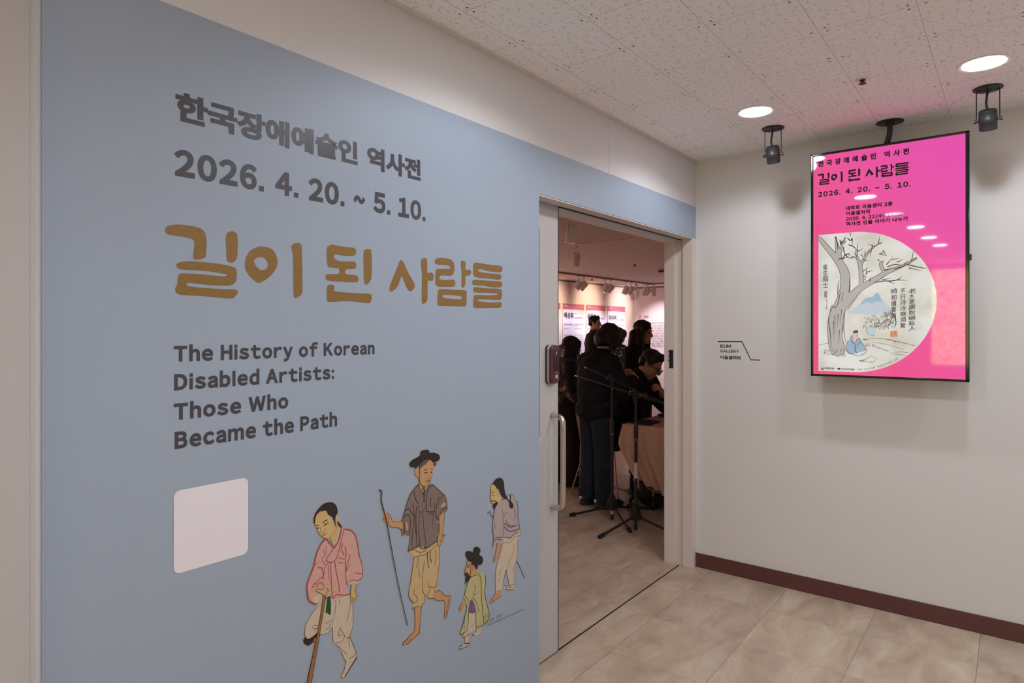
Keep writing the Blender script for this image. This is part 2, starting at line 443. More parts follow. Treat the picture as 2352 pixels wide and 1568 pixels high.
# pull handle
CHROME = mat('brushed_stainless', (200, 192, 186), 0.18, metal=1.0)
hp = [(-1.513, .079, 1.122), (-1.513, .05, 1.122), (-1.513, .036, 1.119), (-1.513, .024, 1.110), (-1.513, .018, 1.096), (-1.513, .0165, 1.075),
      (-1.513, .0165, .745), (-1.513, .018, .722), (-1.513, .024, .708), (-1.513, .036, .699), (-1.513, .05, .696), (-1.513, .079, .696)]
b = BM(); tube(b, hp, 0.0125, 20)
for z in (1.122, .696): lathe(b, (-1.513, .079, z), (0, -1, 0), [(.017, 0), (.017, .003), (.013, .004)], 24)
finish('pull_handle', b, CHROME, leaf, smooth=True, label='stainless steel pull handle')
# digital lock
LX0, LX1, LZ0, LZ1 = -1.567, -1.487, 1.268, 1.449
def rrect(x0, x1, z0, z1, r, n=8):
    out = []
    for cx, cz, a0 in ((x1 - r, z1 - r, 0), (x0 + r, z1 - r, 90), (x0 + r, z0 + r, 180), (x1 - r, z0 + r, 270)):
        for k in range(n + 1):
            a = math.radians(a0 + 90 * k / n); out.append((cx + r * math.cos(a), cz + r * math.sin(a)))
    return out
def rprism(bm, outl, steps, mi=0):
    """steps of (inset, y) from the door outwards"""
    cx = sum(p[0] for p in outl) / len(outl); cz = sum(p[1] for p in outl) / len(outl); rings = []
    w = max(p[0] for p in outl) - cx; h = max(p[1] for p in outl) - cz
    for ins, y in steps: rings.append([bm.verts.new((cx + (p[0] - cx) * (1 - ins / w), y, cz + (p[1] - cz) * (1 - ins / h))) for p in outl])
    n = len(outl)
    for r0, r1 in zip(rings, rings[1:]):
        for k in range(n): bm.faces.new((r0[k], r0[(k + 1) % n], r1[(k + 1) % n], r1[k])).material_index = mi
    bm.faces.new(rings[0][::-1]).material_index = mi; bm.faces.new(rings[-1]).material_index = mi
b = BM(); rprism(b, rrect(LX0, LX1, LZ0, LZ1, .02), [(0, .079), (0, .072), (.002, .070)], 0); rprism(b, rrect(LX0, LX1, LZ0, LZ1, .02), [(.0015, .072), (.001, .062), (.003, .060)], 1)
lock = finish('digital_lock', b, [mat('lock_black_back', (24, 22, 24), .4), mat('lock_silver_rim', (190, 184, 182), .25, metal=.9)], leaf, smooth=True, label='dark red digital door lock')
b = BM(); rprism(b, rrect(LX0 + .003, LX1 - .002, LZ0 + .003, LZ1 - .003, .018), [(0, .062), (.001, .056), (.005, .051), (.014, .049)])
finish('cover', b, mat('burgundy_gloss', (76, 22, 34), .2, spec=.5, coat=.25), lock, smooth=True, label='glossy burgundy cover')
b = BM(); box(b, -1.543, -1.500, .0482, .0492, 1.33, 1.425, 0, .0004); finish('keypad_window', b, mat('keypad_dark', (34, 6, 12), .22, spec=.5), lock, label='dark touch window')
b = BM(); lathe(b, (-1.521, .0487, 1.303), (0, -1, 0), [(.0095, 0), (.0095, .002), (.0065, .0025), (.006, .0008)], 28); box(b, -1.530, -1.512, .0484, .049, 1.322, 1.3235); box(b, -1.5245, -1.5175, .0478, .0482, 1.405, 1.419)
finish('sensor_ring', b, mat('silver_print', (215, 210, 210), .25, metal=.7), lock, smooth=True, label='silver ring and markings')

# ------------------------------------------------------------ foyer ceiling fittings
DIFF = mat('lit_diffuser', (255, 250, 246), .5, emit=(248, 250, 255), estr=LAMP_GAIN)
RIM = mat('downlight_rim', (236, 226, 222), .4)
def downlight(x, y, label=None, group=None, lit=True, dim=False, first=[]):
    if first:
        r = first[0].copy(); COL.objects.link(r); r.location = (x, y, 2.6)
        for ch in first[0].children:
            if ch.type == 'MESH': c = ch.copy(); COL.objects.link(c); c.parent = r
    else:
        r = empty('downlight', (x, y, 2.6), label, 'ceiling light', group); first.append(r)
        b = BM(); lathe(b, (x, y, 2.6), (0, 0, -1), [(.076, 0), (.076, .002), (.088, .004), (.092, .001), (.092, 0)], 48, close=False); finish('trim_ring', b, RIM, r, smooth=True)
        b = BM(); lathe(b, (x, y, 2.5985), (0, 0, -1), [(.077, 0), (.077, .0005)], 48); finish('diffuser', b, DIFF, r)
    r['label'] = label; r['category'] = 'ceiling light'
    if dim:
        for ch in r.children:
            if ch.name.startswith('diffuser'): ch.data = ch.data.copy(); ch.data.materials[0] = mat('dim_diffuser', (255, 250, 246), .5, emit=(248, 250, 255), estr=LAMP_GAIN * .3)
    if lit:
        l = bpy.data.lights.new('downlight_lamp', 'SPOT'); l.energy = LAMP_WATT; l.color = (.86, .925, 1.0); l.spot_size = math.radians(160); l.spot_blend = .36; l.shadow_soft_size = .03
        o = bpy.data.objects.new('downlight_lamp', l); COL.objects.link(o); o.parent = r; o.location = (0, 0, -.045)
    if group: r['group'] = group
    return r
downlight(-.722, -.602, 'bright round downlight above the doorway side, left of the two on the ceiling')
downlight(-.745, -1.517, 'bright round downlight at upper right, larger of the two in view')
for i, (x, y) in enumerate([(-2.24, -.66), (-3.27, -.73), (-4.3, -.80), (-5.3, -.83), (-6.2, -.87)]): downlight(x, y, 'unseen round downlight in the corridor ceiling, added for the room light', 'corridor downlights behind the viewer', i not in (1, 2, 3), i == 1)
for i, (x, y) in enumerate([(-2.15, -1.56), (-3.27, -1.56), (-4.6, -1.56), (-.745, -2.5), (-2.15, -2.6), (-6.0, -1.56), (-3.6, -2.6), (-5.2, -2.6)]): downlight(x, y, 'unseen round downlight in the corridor ceiling, added for the room light', 'corridor downlights behind the viewer', i != 1)  # extra unseen downlights, added to light the closed foyer
BLK = mat('black_powder_coat', (34, 34, 36), .42)
BLKM = mat('black_mesh_grille', (70, 70, 72), .35, metal=.6)
def spotlight(x, y, label, aim):
    r = empty('ceiling_spotlight', (x, y, 2.6), label, 'spotlight', 'black spotlights over the screen wall')
    b = BM(); lathe(b, (x, y, 2.6), (0, 0, -1), [(.056, 0), (.056, .006), (.05, .009), (.012, .011)], 40); finish('mounting_plate', b, BLK, r, smooth=True)
    c = Vector((x, y, 2.455)); d = Vector(aim).normalized(); side = Vector((0, 1, 0)); side = (side - d * side.dot(d)).normalized()
    # thin square yoke
    b = BM(); yk = [c + side * .042, Vector((x, y, 2.589)) + side * .042, Vector((x, y, 2.589)) - side * .042, c - side * .042]
    tube(b, [yk[0], yk[1]], .0022, 8); tube(b, [yk[1], yk[2]], .0022, 8); tube(b, [yk[2], yk[3]], .0022, 8)
    finish('yoke', b, BLK, r, smooth=True)
    b = BM(); lathe(b, c - d * .045, d, [(.030, 0), (.034, .004), (.034, .03), (.0355, .032), (.0355, .052), (.034, .054), (.034, .086), (.031, .088), (.029, .074)], 40)
    hs = finish('housing', b, BLK, r, smooth=True)
    b = BM(); lathe(b, c - d * .0462, d, [(.028, 0), (.028, .001)], 32)
    u, w, _ = frame_of(d)
    for k in range(-3, 4):
        L = math.sqrt(max(.028 ** 2 - (k * .0075) ** 2, 0))
        for aa, bb in ((u, w), (w, u)): tube(b, [c - d * .0468 + aa * k * .0075 - bb * L, c - d * .0468 + aa * k * .0075 + bb * L], .0009, 5)
    finish('rear_grille', b, BLKM, hs, label='wire mesh rear vent')
    for s in (1, -1):
        b = BM(); lathe(b, c + side * s * .034, side * s, [(.005, 0), (.005, .009), (.0085, .01), (.0085, .017), (.004, .018)], 16); finish('knob', b, BLK, r, smooth=True)
    b = BM(); tube(b, bend([(x, y, 2.592), (x - .004, y + .004, 2.56), (x - .012, y + .006, 2.525), c - d * .046], 6), .005, 10); finish('cable', b, BLK, r, smooth=True)
spotlight(-.402, -.595, 'small black spotlight left of the screen with round ceiling plate', (.42, .02, -1))
spotlight(-.405, -1.522, 'black spotlight at upper right, above the right of the screen', (.45, 0, -1))
r = empty('sprinkler', (-.863, -1.098, 2.6), 'small dark sprinkler head in the ceiling between the two downlights', 'sprinkler')
b = BM(); lathe(b, (-.863, -1.098, 2.6), (0, 0, -1), [(.03, 0), (.03, .0015), (.016, .004), (.012, .004)], 32, close=False); finish('escutcheon', b, RIM, r, smooth=True)
b = BM(); lathe(b, (-.863, -1.098, 2.6), (0, 0, -1), [(.011, 0), (.011, .008), (.006, .010), (.006, .016), (.0145, .018), (.0145, .021), (.004, .023)], 24); finish('head', b, mat('sprinkler_bronze', (84, 50, 44), .4, metal=.5), r, smooth=True)

# corridor end behind the viewer, with the warm patterned window mirrored in the screen
b = BM(); box(b, -9.1, -9.0, -5.0, 0.0, 0, 2.6); we = finish('wall_rear', b, WHITE, kind=S)
b = BM(); box(b, -9.0, 0.0, -3.7, -3.6, 0, 2.6); finish('wall_side_added', b, WHITE, kind=S)  # unseen wall, added to keep world light off the left wall
wm = mat('patterned_glass', (240, 220, 190), .3, emit=(255, 226, 140), estr=5.0)
t = NT(wm); tc = t.node('ShaderNodeTexCoord'); n = t.node('ShaderNodeTexNoise'); n.inputs['Scale'].default_value = 16; n.inputs['Detail'].default_value = 9; n.inputs['Distortion'].default_value = 2.0
t.link(tc.outputs['Object'], n.inputs['Vector']); t.link(t.m('MULTIPLY', t.m('POWER', n.outputs['Fac'], 2.0), 11.0), t.b.inputs['Emission Strength'])
b = BM(); box(b, -8.999, -8.98, -2.4, -.55, .95, 2.5); finish('window_1', b, wm, kind=S)

# ------------------------------------------------------------ the wall display
TX = -.16
TV = Plane((TX, 0, 0), (0, -1, 0), (0, 0, 1), (-1, 0, 0), lambda x, y: at_x(x, y, TX))
a, bq, c, d = TV.uv(1860, 357), TV.uv(2226, 299), TV.uv(1866, 864), TV.uv(2228, 876)
tu0, tu1, tv0, tv1 = (a.x + c.x) / 2, (bq.x + d.x) / 2, (c.y + d.y) / 2, (a.y + bq.y) / 2
tw, th = tu1 - tu0, tv1 - tv0
GLB = mat('gloss_black_bezel', (14, 14, 16), .08, spec=.6)
disp = empty('display_screen', (TX, -(tu0 + tu1) / 2, tv0), 'large portrait screen showing a pink exhibition poster, hung from the ceiling', 'screen')
b = BM(); box(b, TX + .002, TX + .04, -tu1, -tu0, tv0, tv1, 0, .003); box(b, TX + .04, TX + .075, -tu1 + .12, -tu0 - .12, tv0 + .2, tv1 - .2, 0, .01)
case = finish('casing', b, GLB, disp)
b = BM(); bz = .012
for y0, y1, z0, z1 in ((-tu0 - bz, -tu0, tv0, tv1), (-tu1, -tu1 + bz + .004, tv0, tv1), (-tu1, -tu0, tv0, tv0 + bz), (-tu1, -tu0, tv1 - bz, tv1)): box(b, TX - .008, TX + .004, y0, y1, z0, z1, 0, .003)
finish('bezel', b, GLB, disp, label='thin glossy black bezel')
b = BM(); box(b, TX - .002, TX + .01, -tu1 - .008, -tu1 + .004, 1.855, 1.885, 0, .002); finish('sensor_module', b, BLK, disp)
def screen_mat(name, rgb, k=1.0):
    m = mat(name, (4, 4, 4), .03, spec=1.0, emit=rgb, estr=k)
    return m
pink = screen_mat('screen_pink', (240, 80, 146))
t = NT(pink); tc = t.node('ShaderNodeTexCoord'); sp = t.node('ShaderNodeSeparateXYZ'); t.link(tc.outputs['Generated'], sp.inputs[0])
f1 = t.m('ADD', t.m('MULTIPLY', t.m('SUBTRACT', 1.0, sp.outputs[1]), .6), t.m('MULTIPLY', sp.outputs[2], .5))
rr = t.node('ShaderNodeValToRGB'); t.link(f1, rr.inputs[0]); rr.color_ramp.elements[0].color = lin((226, 76, 120)); rr.color_ramp.elements[1].color = lin((220, 72, 164)); rr.color_ramp.elements[1].position = 1.05 if False else 1.0
e = rr.color_ramp.elements.new(.5); e.color = lin((228, 76, 142))
t.link(rr.outputs[0], t.b.inputs['Emission Color'])
b = BM(); box(b, TX - .001, TX + .002, -tu1 + bz, -tu0 - bz, tv0 + bz, tv1 - bz); scr = finish('poster_background', b, pink, disp, label='lit pink screen image')
INK = screen_mat('screen_ink', (20, 6, 14), .2)
def tvz(zx, zy): return TV.uv(1840 + zx * .178571, 280 + zy * .178571)
def tvline(text, xl, xr, yl, yr, bold, **k):
    """yl / yr: (top, bottom) of the first and the last glyph in the enlarged view"""
    p0, p1 = tvz(xl, (yl[0] + yl[1]) / 2), tvz(xr, (yr[0] + yr[1]) / 2)
    h = ((tvz(xl, yl[0]).y - tvz(xl, yl[1]).y) + (tvz(xr, yr[0]).y - tvz(xr, yr[1]).y)) / 2
    text_geo(bmt, TV, text, p0.x, p1.x, (p0.y + p1.y) / 2 - h / 2, (p0.y + p1.y) / 2 + h / 2, bold, .0016, 0, **k)
bmt = BM()
tvline('한국장애예술인 역사전', 220, 1390, (500, 585), (338, 414), .046, track=.42)
tvline('2026. 4. 20. ~ 5. 10.', 220, 1410, (900, 968), (762, 828), .046, mode='cap', track=.14, space=.42)
tvline('대학로 이음센터 2층', 575, 1178, (1078, 1138), (1024, 1080), .046, track=.06)
tvline('이음갤러리', 578, 886, (1150, 1206), (1125, 1180), .046, track=.06)
tvline('2026. 4. 22.(수) 14:00', 577, 1300, (1226, 1272), (1160, 1204), .046, mode='cap', track=.04, space=.36)
tvline('역사전 인물 이야기 나누기', 580, 1370, (1284, 1340), (1215, 1272), .046, track=.06)
finish('poster_lettering', bmt, INK, disp, label='black poster lettering')
# mount: plate, bent pole, cable
mt = empty('ceiling_mount', (-.133, -1.105, 2.6), 'black ceiling mount with bent pole holding the portrait screen', 'mount')
b = BM(); lathe(b, (-.133, -1.105, 2.6), (0, 0, -1), [(.064, 0), (.064, .004), (.06, .006), (.02, .007), (.02, .02)], 40); finish('plate', b, BLK, mt, smooth=True)
b = BM(); tube(b, bend([(-.133, -1.105, 2.596), (-.133, -1.103, 2.54), (-.125, -1.092, 2.50), (-.11, -1.082, 2.47), (-.1, -1.08, 2.30)], 6), .0135, 16); tube(b, [(-.1, -1.08, 2.32), (-.112, -1.08, 2.32)], .03, 16); finish('pole', b, BLK, mt, smooth=True)
b = BM(); tube(b, bend([(-.145, -1.110, 2.596), (-.147, -1.108, 2.55), (-.142, -1.096, 2.50), (-.13, -1.08, 2.478), (-.124, -1.066, 2.465), (-.115, -1.06, 2.40)], 6), .004, 10); finish('cable', b, BLK, mt, smooth=True)
# ------------------------------------------------------------ vinyl lettering and printed figures on the blue wall
LW = Plane((0, -.003, 0), (1, 0, 0), (0, 0, 1), (0, -1, 0), lambda x, y: at_y(x, y, -.003))
RW = Plane((0, 0, 0), (0, -1, 0), (0, 0, 1), (-1, 0, 0), lambda x, y: at_x(x, y, 0))
VINYL = mat('charcoal_vinyl', (67, 64, 70), .36, spec=.5)
GOLD = mat('gold_vinyl', (136, 102, 46), .42, metal=.1, spec=.5, bump=.5, bscale=170)
def wall_line(text, l, r, bold, label, mode='cap', **k):
    """l, r: (x, top y, bottom y) of the first and last glyph"""
    a0, a1, b0, b1 = LW.uv(l[0], l[1]), LW.uv(l[0], l[2]), LW.uv(r[0], r[1]), LW.uv(r[0], r[2])
    b = BM(); text_geo(b, LW, text, a0.x, b0.x, (a1.y + b1.y) / 2, (a0.y + b0.y) / 2, bold, .0006, 0, mode=mode, **k)
    return finish('lettering', b, VINYL, None, label=label, cat='lettering', group='charcoal lettering on the blue wall')
wall_line('한국장애예술인 역사전', (403, 211, 279.5), (966, 366, 414.5), .044, 'charcoal Korean heading, topmost line of lettering on the blue wall', 'ink', space=.36)
wall_line('2026. 4. 20. ~ 5. 10.', (401, 345, 402), (977, 462, 508.6), .047, 'charcoal date line 2026. 4. 20. to 5. 10. on the blue wall', space=.36, side=.18)
wall_line('The History of Korean', (399, 793, 830), (860, 786, 813.7), .047, 'charcoal line reading The History of Korean', space=.34, side=.20)
wall_line('Disabled Artists:', (400, 858, 896.3), (767, 840.5, 870), .047, 'charcoal line reading Disabled Artists:', space=.34, side=.20)
wall_line('Those Who', (399, 924, 962.3), (662, 906.5, 938.7), .047, 'charcoal line reading Those Who', space=.34, side=.20)
wall_line('Became the Path', (401, 990, 1029), (774, 948, 980), .047, 'charcoal line reading Became the Path, lowest line of English', space=.34, side=.20)
TITLE = [
 [[28,985,45,955,120,945,235,962,285,990,302,1045,300,1130,292,1165,240,1178,215,1165,222,1090,212,1045,140,1025,70,1015,40,1005]],
 [[432,1030,445,1000,470,990,500,1002,510,1040,508,1150,490,1190,462,1198,440,1180,436,1110]],
 [[102,1220,120,1198,200,1190,370,1205,470,1225,500,1245,503,1300,490,1335,455,1350,330,1348,195,1333,172,1340,175,1353,260,1365,400,1375,490,1378,512,1395,495,1420,460,1437,270,1420,130,1412,100,1395,95,1370,110,1340,112,1290,130,1272,200,1272,330,1283,410,1290,435,1288,432,1276,330,1258,240,1250,130,1243]],
 [[560,1200,585,1130,640,1095,700,1095,750,1120,775,1180,765,1240,715,1300,655,1333,620,1315,570,1260],[618,1190,640,1165,680,1163,708,1190,710,1225,690,1245,665,1248,640,1230]],
 [[868,1095,885,1072,920,1070,935,1085,940,1180,942,1350,938,1405,905,1432,885,1422,882,1300,880,1150]],
 [[1105,1115,1115,1090,1140,1080,1230,1095,1285,1100,1300,1120,1290,1150,1230,1155,1165,1143,1153,1155,1160,1175,1200,1190,1285,1192,1302,1215,1290,1240,1235,1243,1233,1275,1300,1283,1315,1305,1300,1330,1200,1325,1115,1318,1098,1295,1110,1275,1180,1275,1185,1238,1125,1230,1108,1205]],
 [[1350,1140,1360,1112,1385,1110,1402,1125,1405,1250,1400,1310,1375,1343,1355,1330,1352,1240]],
 [[1107,1365,1120,1348,1145,1348,1158,1365,1160,1390,1300,1402,1390,1408,1405,1430,1395,1462,1375,1468,1250,1455,1130,1460,1108,1450]],
 [[1525,1365,1535,1330,1575,1230,1590,1190,1605,1185,1620,1205,1650,1270,1690,1345,1680,1380,1660,1388,1640,1370,1607,1290,1595,1310,1575,1360,1540,1390,1525,1388]],
 [[1733,1200,1740,1175,1765,1170,1775,1200,1776,1265,1805,1265,1818,1290,1808,1320,1778,1325,1776,1440,1755,1470,1740,1465,1738,1380,1740,1280]],
 [[1825,1195,1840,1170,1900,1170,1940,1185,1955,1215,1953,1260,1935,1285,1880,1283,1858,1290,1862,1310,1900,1315,1950,1312,1962,1335,1950,1358,1900,1360,1845,1357,1830,1335,1830,1265,1840,1243,1890,1240,1925,1238,1925,1222,1895,1215,1840,1210]],
 [[1998,1200,2015,1185,2030,1200,2030,1245,2058,1247,2067,1265,2055,1285,2030,1288,2028,1345,2015,1365,2003,1350,2005,1270]],
 [[1845,1400,1860,1375,1950,1380,2030,1385,2037,1410,2035,1475,2020,1490,1950,1488,1855,1485,1843,1465],[1880,1415,1895,1412,1990,1420,2003,1430,2000,1442,1960,1442,1890,1435,1877,1428]],
 [[2083,1210,2100,1198,2170,1210,2265,1222,2275,1240,2265,1262,2200,1258,2130,1243,2115,1247,2125,1260,2200,1272,2262,1277,2268,1295,2255,1312,2180,1305,2100,1295,2082,1270]],
 [[2075,1330,2090,1313,2180,1320,2262,1325,2275,1340,2265,1362,2200,1363,2150,1352,2085,1348]],
 [[2082,1378,2095,1362,2170,1370,2260,1375,2272,1395,2270,1435,2255,1447,2180,1445,2125,1443,2112,1450,2125,1458,2200,1465,2262,1462,2270,1475,2260,1498,2180,1500,2095,1500,2082,1480,2085,1430,2100,1415,2180,1417,2235,1415,2240,1405,2180,1400,2095,1397]]]
title = [[closed_smooth([LW.uv(370 + l[i] * .344388, 190 + l[i + 1] * .344388) for i in range(0, len(l), 2)], 4) for l in g] for g in TITLE]
b = BM()
for g in title: fill(b, LW, g, .0007)
finish('title_lettering', b, GOLD, None, label='large gold brush-style Korean title on the blue wall', cat='lettering')
# the same title, small and black, on the lit screen
xs = [q.x for g in title for l in g for q in l]; ys = [q.y for g in title for l in g for q in l]
X0, X1, Y0, Y1 = min(xs), max(xs), min(ys), max(ys)
tl0, tl1 = tvz(213, 660), tvz(1385, 680)
tl0.y = (tvz(225, 665).y + tvz(1385, 513).y) / 2; tl1.y = (tvz(235, 808).y + tvz(1385, 682).y) / 2
b = BM()
for g in title: fill(b, TV, [[Vector((tl0.x + (q.x - X0) / (X1 - X0) * (tl1.x - tl0.x), tl1.y + (q.y - Y0) / (Y1 - Y0) * (tl0.y - tl1.y))) for q in l] for l in g], .0016)
finish('poster_title', b, INK, disp, label='black brush-style title')

class Draw:
    """one drawing on a plane: parts are child meshes, coordinates are in an enlarged view (scale, x0, y0)"""
    def __init__(s, pl, root, lift0=.0008): s.pl, s.root, s.l0 = pl, root, lift0
    def view(s, k, x0, y0): s.k, s.x0, s.y0 = k, x0, y0; return s
    def q(s, l): return [s.pl.uv(s.x0 + l[i] * s.k, s.y0 + l[i + 1] * s.k) for i in range(0, len(l), 2)]
    def w(s, l):
        a, b_ = s.q(l[:4]) if len(l) >= 4 else s.q(l * 2)
        x, y = s.x0 + l[0] * s.k, s.y0 + l[1] * s.k
        return (s.pl.uv(x, y) - s.pl.uv(x, y + s.k)).length       # plane size of one view unit here
    def part(s, name, fills, lines, level, mats, label=None, parent=None):
        b = BM()
        for i, f in enumerate(fills):
            mi, l = f[0], f[1]; sm = f[2] if len(f) > 2 else 3
            pts = s.q(l); fill(b, s.pl, [closed_smooth(pts, sm) if sm > 1 else pts], s.l0 + level * .00035 + i * .00005, mi)
        for i, (mi, wd, l) in enumerate(lines):
            u = s.w(l); wl = [wd[0] * u + (wd[1] - wd[0]) * u * j / max(1, len(l) // 2 - 1) for j in range(len(l) // 2)] if isinstance(wd, tuple) else wd * u
            stroke(b, s.pl, s.q(l), wl, s.l0 + level * .00035 + .00018 + (i % 5) * .00001, mi)
        return finish(name, b, mats, parent or s.root, label=label)
    def halo(s, shapes, wid, m):
        b = BM()
        for k, (view, l) in enumerate(shapes):
            s.view(*view); pts = s.q(l); u = s.w(l)
            fill(b, s.pl, [closed_smooth(pts, 3)], s.l0 - .0003); stroke(b, s.pl, closed_smooth(pts + [], 2) + [pts[0]], wid * u, s.l0 - .0003, 0, smooth=False, cap=False)
        return finish('cut_edge', b, m, s.root, label='pale cut-out edge')
HALO = mat('print_pale_edge', (186, 176, 158), .6)
PR = lambda n, c: mat('print_' + n, c, .6, spec=.3, noise=.05, nscale=60)
INKL = PR('ink_line', (62, 48, 40)); HAIRC = PR('hair', (48, 42, 38)); SKA = PR('fair_skin', (206, 172, 118)); SKB = PR('tan_skin', (196, 148, 106))
PINK = PR('pink_cloth', (206, 160, 148)); PINKL = PR('crimson_line', (168, 70, 86)); CREAM = PR('cream_cloth', (202, 184, 162)); GREENR = PR('green_ribbon', (32, 78, 48))
WOOD = PR('brown_wood', (156, 108, 70)); RED = PR('red_lip', (150, 70, 62)); BLACKP = PR('black_print', (44, 40, 40))
BROWN = PR('brown_cloth', (128, 110, 102)); BROWNL = PR('dark_cloth_line', (62, 54, 50)); TAN = PR('tan_cloth', (198, 170, 124)); TANL = PR('tan_line', (104, 80, 50))
LGREEN = PR('pale_green_cloth', (188, 178, 132)); GREENL = PR('green_line', (84, 96, 48)); PURP = PR('purple_cloth', (124, 96, 134)); PURPL = PR('purple_line', (74, 48, 84))
MAUVE = PR('mauve_cloth', (178, 158, 156)); MAUVEL = PR('slate_line', (84, 84, 104))
# --- walker in a pink jacket on a crutch
def froot(px, py, label):
    p = at_y(px, py, -.003); return empty('printed_figure', p, label, 'printed figure', 'printed figures on the blue wall')
A = froot(760, 1550, 'printed figure in pink jacket leaning on a brown crutch, leftmost of the four'); D = Draw(LW, A)
VA, VB = (.13389, 690, 1140), (.14545, 690, 1340)
JA = [420,715,455,735,520,820,570,850,640,790,690,640,712,520,760,560,850,570,920,630,960,740,990,880,1000,1000,1040,1120,1060,1280,1045,1400,940,1450,870,1450,790,1500,800,1600,840,1678,695,1711,554,1749,521,1700,440,1730,330,1790,250,1841,141,1776,109,1602,105,1500,130,1420,190,1300,225,1180,250,1050,290,920,340,810]
TA = [300,260,340,230,420,240,470,200,560,200,780,175,790,280,820,320,828,500,825,680,770,830,800,930,860,1060,870,1130,800,1160,720,1225,690,1190,640,1070,560,950,515,930,500,820,495,690,440,770,370,805,310,800,290,750,250,780,150,860,90,860,65,800,70,700,120,570,210,430]
HA = [222,390,250,290,320,190,400,120,490,95,560,105,610,160,630,240,625,300,640,330,655,420,690,490,700,525,660,510,610,540,590,600,520,650,500,690,450,715,390,700,330,655,300,600,265,520,240,470,228,440]
CRU = [350,170,390,160,380,300,320,640,280,900,165,1568,95,1568,200,1080,240,880,290,620,340,300]
FOOTA = [720,1225,790,1175,870,1125,890,1165,840,1250,780,1330,720,1420,690,1480,650,1485,635,1450,680,1380]
PADA = [60,860,110,880,190,830,260,780,275,850,220,890,150,960,100,975,55,940,42,900]
D.halo([(VA, JA), (VB, TA), (VA, HA), (VB, CRU), (VB, FOOTA), (VB, PADA)], 34, HALO)
D.view(*VB)
D.part('trousers', [(0, TA)], [(1, 7, l) for l in ([330,300,210,430,110,590,68,710,65,800,90,865],[515,550,500,690,515,920],[820,310,828,500,822,680,770,830,720,855],[790,290,760,480,735,590],[550,260,555,330,525,520],[610,250,612,320],[380,630,500,565],[190,680,210,655,280,655],[190,690,215,710,270,690],[215,745,270,690],[310,800,370,800,440,765,495,690],[470,600,450,690,390,715],[620,690,600,820,660,795],[620,690,700,830],[540,935,620,925,680,870,685,820],[570,970,735,1115],[640,1070,690,1190,720,1225,780,1175,860,1125],[775,830,830,960,870,1070,868,1130],[755,840,770,1000])], 1, [CREAM, INKL])
D.part('shoe', [(0, FOOTA)], [(1, (26, 18), [885,1160,830,1250,770,1340,700,1460]), (0, 5, [870,1150,820,1230]), (0, 4, [780,1300,760,1330]), (0, 4, [750,1370,735,1390]), (1, 6, [720,1225,680,1380,636,1450,650,1484,690,1480])], 2, [CREAM, BLACKP])
D.part('ribbon', [(0, [430,200,470,195,475,470,440,480,425,455,395,470,405,330])], [], 2, [GREENR])
D.part('leg_rest', [(0, PADA)], [], 2, [BLACKP])
D.view(*VA)
D.part('collar', [(0, [510,710,540,790,570,835,620,800,650,690,685,560,675,525,640,560,600,700,575,800])], [(1, 6, [640,560,600,700,575,800])], 2, [CREAM, INKL])
jk = D.part('jacket', [(0, JA), (2, [228,1711,326,1668,358,1689,337,1754,250,1836,223,1809]), (2, [790,1500,850,1455,960,1450,1040,1430,1000,1480,930,1500,850,1510])], [(1, 26, l) for l in ([760,560,850,575,920,640,960,760,985,900,1000,1010],[430,720,350,810,290,930,250,1060,225,1190,150,1380,108,1520,115,1620,141,1776,250,1841],[700,540,660,720,600,840,560,870,440,730])] + [(1, 17, l) for l in ([1000,1010,1045,1150,1058,1290,1040,1400,960,1445],[745,540,700,720,650,940,585,1095,500,1125,435,1095,455,1045,560,885],[760,860,775,960,760,1180,775,1400,785,1500],[715,800,705,920,740,1000],[845,1000,790,1180,780,1280],[510,1130,520,1400,540,1740],[580,1120,610,1300,650,1500,665,1640],[290,1220,350,1220,385,1290,380,1400],[250,1500,310,1420,370,1380],[190,1568,240,1480],[260,1540,330,1470,385,1510],[554,1740,610,1680,720,1690,840,1670])] + [(1, 11, l) for l in ([850,1160,790,1260],[390,910,410,1000,360,1080,420,1160],[445,860,435,1000],[460,1150,480,1300,470,1420],[430,1150,400,1300,385,1420],[300,1110,250,1170],[790,1500,850,1440,930,1430,980,1450],[930,1310,1040,1320],[650,1040,745,1075],[640,1130,740,1135])], 3, [PINK, PINKL, CREAM], label='pink cross-collared jacket')
D.part('head', [(0, HA), (0, [640,470,600,540,520,650,500,690,510,720,540,790,570,830,600,740,640,640,660,540])], [(1, 15, l) for l in ([255,495,310,490],[375,455,410,415,455,400])] + [(1, 14, [275,540,310,535]), (1, 22, [284,541,292,540]), (1, 20, [420,481,430,475]), (1, 13, [395,500,430,465,475,445]), (1, 7, [330,520,350,610,395,610,415,575,410,550]), (2, 15, [370,650,400,660,435,630]), (1, 5, [390,700,330,655,300,600]), (1, 5, [500,700,580,610,615,530]), (1, 6, [600,320,590,390,610,440,638,390])], 4, [SKA, INKL, RED], label='bowed head with fair skin')
D.part('hair', [(0, [222,390,250,290,320,190,400,120,490,95,560,105,610,160,630,240,625,300,598,320,585,400,600,480,610,540,580,470,555,400,530,350,460,300,445,250,400,240,340,255,330,235,318,265,270,310,245,400,240,470,228,440]), (0, [640,420,660,450,690,490,700,525,660,510,625,470])], [], 5, [HAIRC], label='black tied hair')
D.view(*VB)
D.part('crutch', [(0, CRU), (0, [240,850,205,868,190,905,235,935])], [(1, 9, [350,170,340,300,290,620,240,880,200,1080,95,1568]), (1, 9, [390,170,380,300,320,640,280,900,165,1568]), (1, 8, [205,865,190,905,230,930])], 5, [WOOD, INKL], label='brown wooden crutch')
